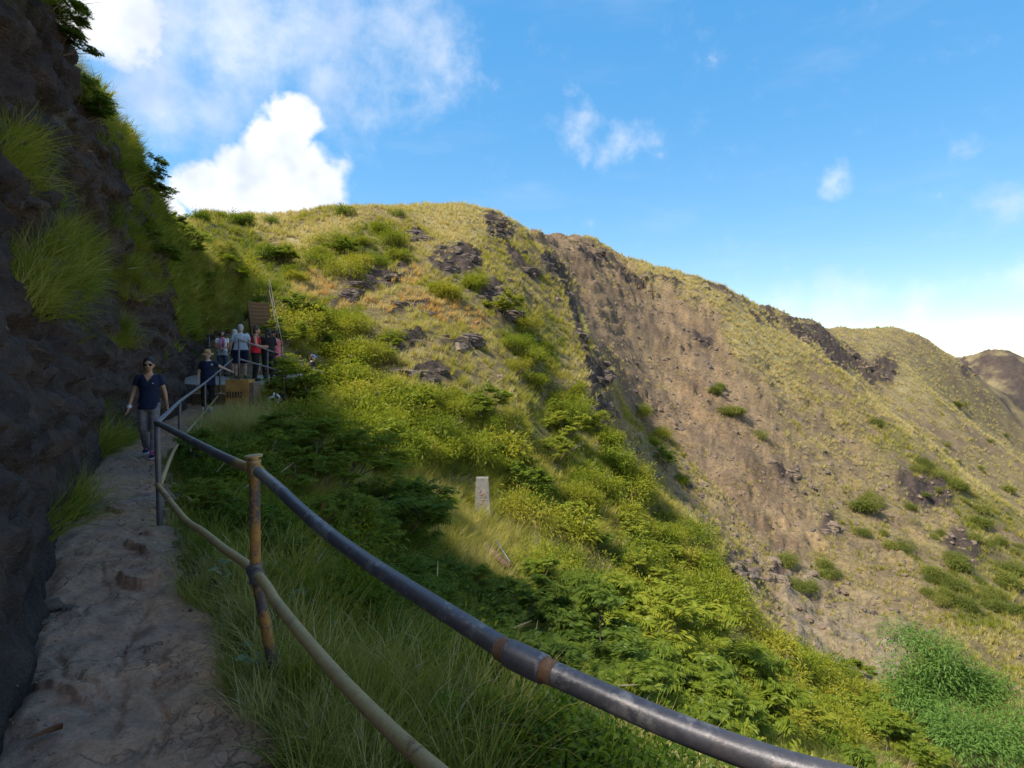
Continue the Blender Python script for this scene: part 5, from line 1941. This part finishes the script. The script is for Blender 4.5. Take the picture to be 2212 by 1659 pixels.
# grey-green broad-leaved weeds on the verge
def weed(u, v, d, n, L, label):
    p0 = P(u, v, d)
    p0.z = float(ground(p0.x, p0.y))
    gg = np.random.default_rng(int(u + v))
    hts = gg.uniform(0.15, 1.0, n) * L * 3.5
    az = gg.uniform(0, 6.28, n)
    C = np.stack([gg.normal(0, L * .5, n), gg.normal(0, L * .5, n), hts], -1)
    D = np.stack([np.cos(az), np.sin(az), gg.uniform(-0.2, 0.5, n)], -1)
    V, Fq = leaf_quads(C, D, L * gg.uniform(0.7, 1.2, n), L * 0.55, gg, droop=0.15)
    e = thing('broadleaf_weed', p0, label, 'plant', 'broad-leaved weeds')
    o = link('leaves', mesh_np('leaves', V, Fq, M_SAGE, False)); o.parent = e
    m = MB()
    for k in range(4):
        q = C[k]
        m.tube([(0, 0, -0.05), (q[0] * .5, q[1] * .5, q[2] * .6), tuple(q)], 0.004, 5)
    s_ = link('stem', m.mesh('stem', M_STEM)); s_.parent = e
    return e


weed(640, 1290, 3.6, 26, 0.07, 'grey-green broad-leaved weed right behind the lower tee fitting')
weed(700, 1330, 3.5, 24, 0.07, 'grey-green broad-leaved weed under the top rail')
weed(480, 1262, 3.9, 14, 0.06, 'small grey-green weed at the trail edge before the post')
weed(560, 1440, 2.75, 26, 0.055, 'leafy weed round the foot of the rusty yellow post')
weed(840, 1440, 3.6, 26, 0.08, 'grey-green weed between the two rails')
weed(690, 1390, 3.1, 22, 0.06, 'leafy weed beside the lower rail')

# bigger single tufts of fountain grass
BIGT = [tuft_mesh('fountain_tuft', 230, 0.85, 0.13, 0.75, 0.008, 1.5, 21, plumes=5, seg=5), tuft_mesh('fountain_tuft_b', 240, 0.9, 0.15, 0.65, 0.008, 1.3, 22, seg=5)]


def big_tuft(loc, s, tint, k, label, tilt=(0, 0)):
    o = link('fountain_grass', BIGT[k % 2])
    o.location = loc
    o.scale = (s, s, s)
    o.rotation_euler = (tilt[0], tilt[1], k * 1.7)
    o['tint'] = float(tint)
    return tag(o, label, 'grass tuft')


for k, (u, v, d, s, ti, lb) in enumerate([(450, 1190, 4.6, 0.75, 0.22, 'full green fountain grass tuft at the corner post foot'),
                                          (530, 1200, 4.3, 0.7, 0.36, 'yellowish fountain grass tuft just left of the rusty post'),
                                          (420, 1100, 6.2, 0.7, 0.2, 'green fountain grass tuft behind the corner post'),
                                          (560, 1080, 6.4, 0.7, 0.25, 'green fountain grass tuft under the bent lower rail'),
                                          (520, 905, 14.0, 0.95, 0.38, 'tall yellow-green grass tuft below the ochre pier'),
                                          (560, 850, 15.2, 1.2, 0.5, 'tall straw grass tuft in front of the switchback railing'),
                                          (610, 1330, 3.4, 0.6, 0.3, 'green fountain grass tuft beside the rusty post foot'),
                                          (760, 1560, 2.75, 0.6, 0.35, 'loose green grass tuft beside the lower rail'),
                                          (900, 1560, 3.2, 0.7, 0.4, 'long bladed grass tuft between lower and top rail'),
                                          (1000, 1600, 3.3, 0.75, 0.3, 'long bladed green tuft below the pipe coupling'),
                                          (1130, 1620, 3.6, 0.8, 0.4, 'plumed grass tuft right under the pipe coupling'),
                                          (640, 1600, 2.35, 0.45, 0.62, 'dry straw tuft at the trail edge'),
                                          (700, 1640, 2.3, 0.45, 0.7, 'dry brown tuft under the lower rail')]):
    p = P(u, v, d)
    p.z = float(ground(p.x, p.y)) - 0.02
    big_tuft(p, s, ti, k, lb)
for k, (u, v, s, ti, lb) in enumerate([(110, 640, 0.75, 0.18, 'big plumed fountain grass tuft hanging on the cliff'), (60, 610, 0.6, 0.22, 'fountain grass tuft left of the big plumed one on the cliff'),
                                       (150, 600, 0.6, 0.16, 'plumed fountain grass tuft right of the big one on the cliff'), (30, 330, 0.65, 0.45, 'brownish fountain grass tuft high on the cliff'),
                                       (80, 340, 0.5, 0.38, 'dull grass tuft beside the brownish one high on the cliff'), (265, 640, 0.8, 0.4, 'grass tuft under the rock bulge'),
                                       (250, 985, 0.5, 0.15, 'dark green grass tuft at the cliff foot beside the walking woman'), (180, 1130, 0.45, 0.15, 'dark green tuft at the cliff foot down the trail')]):
    loc, nor = cliff_hit(u, v)
    if loc is None:
        continue
    big_tuft(loc - nor * 0.05, s, ti, k, lb, tilt=(0, 0.5))

# ------------------------------------------------------------------ people
_MC = {}


def cloth(col, rough=0.9, var=0.25, name=None):
    key = (tuple(col), rough)
    if key not in _MC:
        lo = tuple(c * (1 - var) for c in col)
        hi = tuple(min(1, c * (1 + var)) for c in col)
        _MC[key] = solid(name or 'cloth', [(0.35, lo), (0.65, hi)], 14, 4, rough, 0.25, 60)
    return _MC[key]


M_SKIN = [solid('skin_light', [(0.3, (0.46, 0.29, 0.21)), (0.7, (0.56, 0.37, 0.28))], 8, 3, 0.55, 0.05),
          solid('skin_tan', [(0.3, (0.36, 0.20, 0.125)), (0.7, (0.44, 0.26, 0.165))], 8, 3, 0.55, 0.05)]
M_HAIRD = solid('dark_hair', [(0.3, (0.012, 0.010, 0.010)), (0.7, (0.03, 0.024, 0.02))], 40, 4, 0.5, 0.4, vscale=(3, 3, 0.6))
M_HAIRB = solid('brown_hair', [(0.3, (0.04, 0.025, 0.018)), (0.7, (0.08, 0.05, 0.035))], 40, 4, 0.5, 0.4)
M_HAIRG = solid('grey_hair', [(0.3, (0.30, 0.28, 0.26)), (0.7, (0.48, 0.46, 0.43))], 40, 4, 0.6, 0.4)
M_LENS = solid('dark_lens', [(0.3, (0.006, 0.006, 0.008)), (0.7, (0.012, 0.012, 0.014))], 4, 2, 0.15, 0, spec=0.6)
M_LIP = solid('lips', [(0.3, (0.30, 0.11, 0.10)), (0.7, (0.36, 0.14, 0.12))], 8)


def remeshed(mb, voxel, smooth=4):
    """union of overlapping closed shapes as one continuous surface"""
    me = mb.mesh('tmp')
    o = bpy.data.objects.new('tmp', me)
    COL.objects.link(o)
    md = o.modifiers.new('r', 'REMESH')
    md.mode = 'VOXEL'
    md.voxel_size = voxel
    md.use_smooth_shade = True
    if smooth:
        ms = o.modifiers.new('s', 'SMOOTH')
        ms.factor = 0.5
        ms.iterations = smooth
    dg = bpy.context.evaluated_depsgraph_get()
    dg.update()
    out = bpy.data.meshes.new_from_object(o.evaluated_get(dg))
    bpy.data.objects.remove(o)
    bpy.data.meshes.remove(me)
    return out


def person(loc, rz, h, label, pose=None, top=None, top_len=0.88, sleeve=0.55, loose=0.018, bottom=None, leg_cut=1.0, leg_loose=0.016, shoes=None, hair=None,
           hair_style='short', skin=0, hat=None, width=1.0, extras=None, vneck=0.0, tank=False):
    e = thing('person', loc, label, 'person', None, rz)
    J = dict(shL=(.175, 0, 1.395), shR=(-.175, 0, 1.395), elL=(.225, .03, 1.11), elR=(-.225, .03, 1.11), wrL=(.245, -.03, .87), wrR=(-.245, -.03, .87),
             hipL=(.09, 0, .92), hipR=(-.09, 0, .92), knL=(.10, -.015, .50), knR=(-.10, -.015, .50), anL=(.10, .03, .085), anR=(-.10, .03, .085), yaw=0.0, nod=0.0)
    J.update(pose or {})
    k = h / 1.725
    W = width
    v3 = {n: Vector(q) for n, q in J.items() if isinstance(q, tuple)}
    TOR = [(0.87, .155, .115), (0.95, .165, .118), (1.05, .148, .108), (1.13, .138, .102), (1.25, .158, .118), (1.34, .165, .108), (1.405, .135, .09), (1.45, .07, .065), (1.47, .045, .05)]
    HR = Matrix.Rotation(J['yaw'], 3, 'Z') @ Matrix.Rotation(J['nod'], 3, 'X')
    hc = Vector((0, -.012, 1.50))

    def HP(x, y, z):
        return hc + HR @ (Vector((x, y, z - 1.50)) * 1.07)
    # --- body
    b = MB()
    b.loft([(z, a * W, d * W, 0, 0) for z, a, d in TOR])
    b.capsule((0, .012, 1.42), .053, HP(0, .0, 1.53), .05)
    b.ellipsoid(HP(0, 0, 1.605), (.077, .098, .112), HR)
    b.ellipsoid(HP(0, -.032, 1.55), (.054, .06, .056), HR)
    b.capsule(HP(0, -.088, 1.61), .010, HP(0, -.104, 1.582), .014)
    for s in (-1, 1):
        b.ellipsoid(HP(.074 * s, .008, 1.59), (.010, .02, .03), HR)
        b.ellipsoid(HP(.03 * s, -.075, 1.575), (.022, .02, .022), HR)
    hands = {}
    for S, s in (('L', 1), ('R', -1)):
        sh, el, wr = v3['sh' + S], v3['el' + S], v3['wr' + S]
        b.capsule(sh, .050 * W, el, .038 * W)
        b.capsule(el, .038 * W, wr, .026)
        d = (wr - el).normalized()
        sd = d.cross(Vector((1, 0, 0)) if abs(d.x) < 0.8 else Vector((0, 0, 1))).normalized()   # spread of the fingers
        nn = d.cross(sd).normalized()
        pc = wr + d * .045
        rm = Matrix((sd, nn, d)).transposed()
        b.ellipsoid(pc, (.040, .017, .052), rm)
        for q, fl in zip((-.029, -.010, .009, .028), (.060, .072, .068, .052)):
            p0 = wr + d * .080 + sd * q
            p1 = p0 + d * fl * .55 + nn * (-.008 * s)
            p2 = p1 + (d * .8 + nn * (-.55 * s)).normalized() * fl * .5
            b.capsule(p0, .0085, p1, .008, 8)
            b.capsule(p1, .008, p2, .0068, 8)
        t0 = wr + d * .03 + sd * -.034
        t1 = t0 + (d * .7 - sd * .6).normalized() * .04
        b.capsule(t0, .011, t1, .010, 8)
        b.capsule(t1, .010, t1 + d * .032, .008, 8)
        hip, kn, an = v3['hip' + S], v3['kn' + S], v3['an' + S]
        b.capsule(hip, .088 * W, kn, .056 * W)
        b.capsule(kn, .054 * W, an, .036)
        cm_ = kn.lerp(an, .32) + Vector((0, .018, 0))
        b.ellipsoid(cm_, (.05 * W, .055 * W, .11))
        b.capsule(an - Vector((0, -.02, .035)), .035, an + Vector((0, -.13, -.045)), .03)
    bo = link('body', remeshed(b, 0.0105, 3), e)
    bo.data.materials.clear(); bo.data.materials.append(M_SKIN[skin])
    bo.matrix_parent_inverse = Matrix.Identity(4)
    ch = [bo]
    # --- clothing
    if top:
        m = MB()
        lo = loose
        rings = [(top_len, (.168 + lo * 1.3) * W, (.125 + lo * 1.2) * W)] + [(z, (a + lo) * W, (d + lo) * W) for z, a, d in TOR if z > top_len + .05 and z < 1.44]
        if not tank:
            rings += [(1.445, .085, .075)]
        m.loft([(z, a, d, 0, 0) for z, a, d in rings])
        if sleeve > 0:
            for S in 'LR':
                sh, el, wr = v3['sh' + S], v3['el' + S], v3['wr' + S]
                if sleeve <= 1:
                    q = sh.lerp(el, sleeve)
                    ro = .054 * W + lo * .35
                    ux = (sh - el).normalized()
                    m.tube([sh + ux * ro * .95, sh + ux * ro * .8, sh + ux * ro * .45, sh, sh.lerp(q, .5), q], [ro * .25, ro * .6, ro * .9, ro, ro, ro * 1.02], 14)
                else:
                    m.capsule(sh, .06 * W, el, .05 * W)
                    q = el.lerp(wr, sleeve - 1)
                    m.tube([el, q], [.05 * W, .042 * W], 14)
        me = remeshed(m, 0.012, 3)
        if vneck or tank:
            bm = bmesh.new(); bm.from_mesh(me)
            dl = []
            for f in bm.faces:
                c = f.calc_center_median()
                if vneck and c.y < 0.02 and c.z > 1.45 - vneck + abs(c.x) * vneck / .085 and abs(c.x) < .10:
                    dl.append(f)
                if vneck and c.y >= 0.02 and c.z > 1.435 and abs(c.x) < .09:
                    dl.append(f)
            bmesh.ops.delete(bm, geom=dl, context='FACES')
            bm.to_mesh(me); bm.free()
        me.materials.clear(); me.materials.append(top)
        ch.append(link('shirt', me, e))
    if bottom:
        m = MB()
        m.loft([(0.80, .12 * W, .10 * W, 0, 0), (0.86, (.158 + leg_loose) * W, (.118 + leg_loose) * W, 0, 0), (0.95, (.165 + leg_loose * .8) * W, (.12 + leg_loose * .8) * W, 0, 0), (1.03, (.15 + leg_loose * .7) * W, (.11 + leg_loose * .7) * W, 0, 0)])
        for S in 'LR':
            hip, kn, an = v3['hip' + S], v3['kn' + S], v3['an' + S]
            r1, r2, r3 = .088 * W + leg_loose, .058 * W + leg_loose, .042 + leg_loose
            if leg_cut <= 0.5:
                q = hip.lerp(kn, leg_cut * 2)
                m.tube([hip + Vector((0, 0, .05)), hip, hip.lerp(q, .5), q], [r1 * .8, r1, r1 * .97, r1 * .93], 16)
            else:
                q = kn.lerp(an, (leg_cut - .5) * 2)
                m.tube([hip + Vector((0, 0, .05)), hip, hip.lerp(kn, .5), kn, kn.lerp(q, .5), q], [r1 * .8, r1, (r1 + r2) / 2, r2, r2 * .95, r3], 16)
        me = remeshed(m, 0.012, 3)
        me.materials.clear(); me.materials.append(bottom)
        ch.append(link('shorts' if leg_cut <= 0.5 else 'trousers', me, e))
    if shoes:
        for S in 'LR':
            an = v3['an' + S]
            m = MB()
            m.ellipsoid(an + Vector((0, -.055, -.042)), (.046, .13, .044))
            m.capsule(an + Vector((0, .02, -.03)), .045, an + Vector((0, .01, .02)), .046)
            me = remeshed(m, 0.010, 2)
            me.materials.clear(); me.materials.append(shoes[0])
            so = link('shoe', me, e)
            ch.append(so)
            sm = MB().loft([(an.z - .088, .046, .135, an.x, an.y - .05), (an.z - .06, .049, .138, an.x, an.y - .05)], 18).mesh('sole', shoes[1])
            ch.append(link('sole', sm, so))
            if len(shoes) > 2:
                m2 = MB()
                for q in range(3):
                    m2.box((an.x, an.y - .07 - .022 * q, an.z + .004 - .012 * q), (.055, .012, .012))
                m2.box((an.x, an.y - .045, an.z + .03), (.05, .014, .04))
                ch.append(link('laces', m2.mesh('laces', shoes[2]), so))
    if hair:
        m = MB()
        m.ellipsoid(HP(0, .020, 1.638), (.089, .103, .100), HR)
        m.ellipsoid(HP(0, .035, 1.58), (.081, .079, .096), HR)
        if hair_style == 'long':
            m.capsule(HP(.05, .045, 1.56), .055, HP(.055, .04, 1.44), .045)
            m.capsule(HP(-.05, .045, 1.56), .055, HP(-.055, .04, 1.44), .045)
        if hair_style == 'pony':
            m.capsule(HP(0, .09, 1.60), .035, HP(.03, .12, 1.46), .03)
            m.capsule(HP(.03, .12, 1.46), .03, HP(.06, .11, 1.37), .016)
        if hair_style == 'bun':
            m.ellipsoid(HP(0, .05, 1.735), (.05, .05, .045), HR)
        if hair_style == 'curly':
            for q in range(9):
                a_ = q * .7
                m.ellipsoid(HP(.085 * math.cos(a_), .02 + .06 * math.sin(a_), 1.60 - .02 * (q % 4)), (.042, .042, .055), HR)
        me = remeshed(m, 0.010, 2)
        me.materials.clear(); me.materials.append(hair)
        ch.append(link('hair', me, e))
    if hat:
        kind, hm = hat
        m = MB()
        if kind == 'brim':
            m.tube([HP(0, 0, 1.655), HP(0, 0, 1.70), HP(0, 0, 1.75), HP(0, 0, 1.765)], [.098, .096, .086, .05], 24)
            hb = remeshed(m, 0.01, 2)
            hb.materials.clear(); hb.materials.append(hm)
            ho = link('hat', hb, e)
            m = MB()
            n = 32
            vs, fs = [], []
            for i in range(n):
                a_ = 2 * math.pi * i / n
                for rr, zz in ((.085, 1.665), (.125, 1.652), (.158, 1.632)):
                    vs.append(HP(rr * math.cos(a_), rr * math.sin(a_), zz + .008 * math.cos(3 * a_)))
                for rr, zz in ((.158, 1.627), (.125, 1.646), (.085, 1.658)):
                    vs.append(HP(rr * math.cos(a_), rr * math.sin(a_), zz + .008 * math.cos(3 * a_)))
            for i in range(n):
                j = (i + 1) % n
                for q in range(6):
                    fs.append((i * 6 + q, j * 6 + q, j * 6 + (q + 1) % 6, i * 6 + (q + 1) % 6))
            m.add(vs, fs)
            ch += [ho, link('brim', m.mesh('brim', hm), ho)]
        else:
            m.ellipsoid(HP(0, .01, 1.655), (.084, .10, .075), HR)
            m.ellipsoid(HP(0, -.10, 1.655), (.066, .075, .012), HR)
            me = remeshed(m, 0.009, 2)
            me.materials.clear(); me.materials.append(hm)
            ch.append(link('cap', me, e))
    if extras:
        for nm, mb, mt in extras(HP, v3, HR):
            ch.append(link(nm, mb.mesh(nm, mt), e))
    for c in ch:
        c.matrix_parent_inverse = Matrix.Identity(4)
    e.scale = (k, k, k)
    return e


NAVY = cloth((0.010, 0.016, 0.045)); BLACK = cloth((0.012, 0.012, 0.014)); GREYP = cloth((0.17, 0.155, 0.165)); POLO = cloth((0.42, 0.46, 0.50)); RED = cloth((0.62, 0.02, 0.03))
STRAW = cloth((0.36, 0.23, 0.12)); BLUE = cloth((0.12, 0.30, 0.75)); PINK = cloth((0.50, 0.10, 0.26)); CORAL = cloth((0.48, 0.12, 0.16)); WHITE = cloth((0.62, 0.62, 0.64)); JEANS = cloth((0.03, 0.045, 0.09)); SCARF = cloth((0.46, 0.17, 0.28))
PURP = cloth((0.035, 0.02, 0.07)); HOTP = cloth((0.75, 0.16, 0.34)); BROWN = cloth((0.10, 0.06, 0.04))


def gfeet(u, d, z=None):
    p = P(u, 800, d)
    p.z = z if z is not None else path_z(p.x, p.y)
    return p


def glasses(HP, v3, HR):
    m = MB()
    for s in (-1, 1):
        m.ellipsoid(HP(.034 * s, -.088, 1.612), (.031, .010, .025), HR)
    m.capsule(HP(-.01, -.098, 1.617), .004, HP(.01, -.098, 1.617), .004, 6)
    for s in (-1, 1):
        m.capsule(HP(.062 * s, -.082, 1.615), .004, HP(.078 * s, .0, 1.61), .004, 6)
    return [('sunglasses', m, M_LENS)]


def w1_extra(HP, v3, HR):
    out = glasses(HP, v3, HR)
    w_, e_ = v3['wrR'], v3['elR']
    d = (w_ - e_).normalized()
    out.append(('wristband', MB().tube([w_ - d * .035, w_ - d * .03, w_ + d * .012, w_ + d * .017], [.032, .037, .037, .032], 16), WHITE))
    out.append(('mouth', MB().ellipsoid(HP(0, -.086, 1.553), (.022, .006, .007), HR), M_LIP))
    out.append(('chest_mark', MB().box((.075, -.136, 1.285), (.022, .012, .012), Matrix.Rotation(.3, 3, 'Y')), WHITE))
    return out


# woman walking down the trail
person(gfeet(322, 9.2), R(24), 1.60, 'woman in navy V-neck T-shirt, grey trousers and sunglasses walking down the trail',
       pose=dict(shL=(.158, 0, 1.385), shR=(-.158, 0, 1.385), knL=(.095, -.10, .50), anL=(.08, -.17, .085), knR=(-.085, -.02, .49), anR=(-.07, .19, .13), elR=(-.240, .04, 1.12), wrR=(-.285, -.05, .88), elL=(.235, .03, 1.11), wrL=(.265, .08, .865), nod=R(8)),
       width=0.92, top=NAVY, top_len=0.83, sleeve=0.5, loose=0.018, bottom=GREYP, leg_cut=0.97, leg_loose=0.008, shoes=(PURP, WHITE, HOTP), hair=M_HAIRD, hair_style='pony', skin=1, extras=w1_extra, vneck=0.13)


def hat_extra(HP, v3, HR):
    out = [('scarf', MB().tube([(0, .0, 1.39), (0, -.01, 1.43), (0, -.005, 1.48)], [.088, .092, .07], 18), cloth((0.46, 0.36, 0.36)))]
    out.append(('badge', MB().ellipsoid((.13, -.125, 1.33), (.026, .008, .026)), WHITE))
    w_, e_ = v3['wrL'], v3['elL']
    d = (w_ - e_).normalized()
    out.append(('watch', MB().tube([w_ - d * .02, w_ + d * .01], [.031, .031], 14), WHITE))
    return out


# woman in the straw hat holding the rail
hp = gfeet(449, 15.0)
person(hp, R(16), 1.55, 'woman in straw sun hat, pale scarf and navy outfit reaching out to the handrail',
       pose=dict(shL=(.160, 0, 1.385), shR=(-.160, 0, 1.385), elL=(.36, -.02, 1.25), wrL=(.585, .05, 1.14), elR=(-.24, .02, 1.11), wrR=(-.25, -.05, .86), anL=(.11, -.08, .085), knL=(.11, -.05, .5), nod=R(14)),
       top=NAVY, top_len=0.72, sleeve=0.65, loose=0.03, bottom=BLACK, leg_cut=0.98, leg_loose=0.02, shoes=(WHITE, WHITE), hair=M_HAIRB, hair_style='short', skin=0, hat=('brim', STRAW), extras=hat_extra, width=1.05)


def scarf_extra(HP, v3, HR):
    m = MB().tube([(0, 0, 1.38), (0, -.01, 1.43), (0, -.005, 1.47)], [.10, .10, .075], 18)
    m.tube([(.05, -.12, 1.40), (.06, -.165, 1.25), (.05, -.16, 1.08)], [.045, .05, .035], 10)
    m.tube([(-.05, -.12, 1.40), (-.06, -.165, 1.22), (-.045, -.16, 1.02)], [.045, .05, .035], 10)
    out = [('scarf', m, SCARF)]
    for q in range(4):
        out.append(('stripe', MB().loft([(.80 + .045 * q, .192, .148, 0, 0), (.82 + .045 * q, .191, .147, 0, 0)], 18), WHITE))
    return out


person(gfeet(480, 20.3, floor_z(20.3)), R(24), 1.62, 'woman with curly dark hair, pink scarf and striped tunic standing by the back railing',
       pose=dict(elL=(.22, -.02, 1.12), wrL=(.03, -.19, 1.06), elR=(-.22, -.02, 1.12), wrR=(-.02, -.19, 1.03)),
       top=WHITE, top_len=0.97, sleeve=0.5, bottom=JEANS, leg_cut=0.95, shoes=(BLACK, BROWN), hair=M_HAIRD, hair_style='curly', skin=1, extras=scarf_extra)
person(gfeet(507, 20.0, floor_z(20.0)), R(150), 1.66, 'person in navy top with grey hair half hidden behind the man in the polo',
       top=NAVY, top_len=0.86, sleeve=0.6, bottom=GREYP, leg_cut=0.45, shoes=(BROWN, BLACK), hair=M_HAIRG, skin=0)


def collar(HP, v3, HR):
    return [('collar', MB().tube([(0, .005, 1.425), (0, .0, 1.465)], [.082, .066], 16), POLO), ('watch', MB().ellipsoid(v3['wrL'], (.034, .034, .022)), BLACK)]


person(gfeet(520, 18.6, floor_z(18.6)), R(203), 1.80, 'grey haired man in pale blue-grey polo and dark shorts seen from behind',
       pose=dict(elL=(.27, .02, 1.13), wrL=(.30, -.04, .90), elR=(-.27, .02, 1.13), wrR=(-.26, -.10, .92), anL=(.13, .02, .085), anR=(-.13, .03, .085), knL=(.12, -.01, .5), knR=(-.12, -.01, .5), yaw=R(-18)),
       top=POLO, top_len=0.93, sleeve=0.7, loose=0.03, bottom=NAVY, leg_cut=0.48, leg_loose=0.035, shoes=(BROWN, BLACK), hair=M_HAIRG, skin=0, width=1.14, extras=collar)


def pack(HP, v3, HR):
    m = MB()
    for s in (-1, 1):
        m.tube([(.10 * s, .10, 1.40), (.105 * s, 0.0, 1.455), (.10 * s, -.115, 1.36), (.11 * s, -.12, 1.18)], .022, 8)
    return [('straps', m, BLACK)]


person(gfeet(552, 17.8, floor_z(17.8)), R(108), 1.70, 'woman in bright red tank top and black trousers with hair in a bun, talking',
       pose=dict(elL=(.24, -.04, 1.13), wrL=(.14, -.24, 1.12), elR=(-.25, -.04, 1.13), wrR=(-.14, -.24, 1.10), nod=R(10)),
       top=RED, top_len=0.90, sleeve=0.0, bottom=BLACK, leg_cut=0.97, shoes=(BLACK, BLACK), hair=M_HAIRB, hair_style='bun', skin=1, width=1.1, extras=pack, tank=True)
person(gfeet(579, 18.2, floor_z(18.2)), R(-140), 1.66, 'person in loose black top and black trousers facing the woman in red',
       pose=dict(elL=(.25, -.03, 1.13), wrL=(.16, -.22, 1.08), elR=(-.25, -.03, 1.13), wrR=(-.17, -.22, 1.10), nod=R(12)),
       top=BLACK, top_len=0.80, sleeve=0.9, loose=0.035, bottom=BLACK, leg_cut=0.97, shoes=(BLACK, BLACK), hair=M_HAIRD, hair_style='long', skin=1, width=1.12)


def phone(HP, v3, HR):
    c = (v3['wrL'] + v3['wrR']) / 2 + Vector((0, -.07, .05))
    return [('phone', MB().box(c, (.075, .012, .15)), PINK)]


person(gfeet(597, 18.6, floor_z(18.6)), R(-68), 1.62, 'woman in black cap and coral pink sleeveless top looking at a phone',
       pose=dict(elL=(.23, -.06, 1.12), wrL=(.06, -.27, 1.18), elR=(-.23, -.06, 1.12), wrR=(-.06, -.27, 1.16), nod=R(15)),
       top=CORAL, top_len=0.76, sleeve=0.0, loose=0.03, bottom=BLACK, leg_cut=0.95, shoes=(BLACK, WHITE), hair=M_HAIRD, hair_style='long', skin=1, hat=('cap', BLACK), extras=phone, tank=True)

# person in the blue cap on the far trail
bc = P(674, 800, 22.5)
bz = 1.6 + (780 - 765) / F * 22.5 - 1.72
bcp = Vector((bc.x, 22.5, bz))
person(bcp, R(112), 1.70, 'person in blue cap and black T-shirt standing among the bushes on the far trail',
       pose=dict(elL=(.23, -.06, 1.12), wrL=(.16, -.28, 1.05), elR=(-.23, -.06, 1.12), wrR=(-.16, -.28, 1.07), nod=R(14)),
       top=BLACK, top_len=0.86, sleeve=0.55, loose=0.03, bottom=JEANS, leg_cut=0.95, shoes=(BLACK, WHITE), hair=M_HAIRB, skin=0, hat=('cap', BLUE))

# crumpled black and white bundle below the landing
q = P(598, 822, 15.6)
q.z = float(ground(q.x, q.y))
bd = thing('cloth_bundle', q, 'crumpled black and white bundle lying in the bushes below the landing', 'bundle')
m = MB().ellipsoid((0, 0, .34), (.20, .16, .16)).ellipsoid((-.1, -.05, .2), (.14, .12, .14)).ellipsoid((0, 0, .1), (.16, .14, .2))
o = link('dark_cloth', m.mesh('dark_cloth', BLACK)); o.parent = bd
m = MB()
for k in range(7):
    a_ = k * .9
    m.ellipsoid((.13 * math.cos(a_), -.13 + .03 * math.sin(2 * a_), .34 + .13 * math.sin(a_)), (.08, .025, .032), Matrix.Rotation(a_, 3, 'Y'))
o = link('white_cloth', m.mesh('white_cloth', WHITE)); o.parent = bd
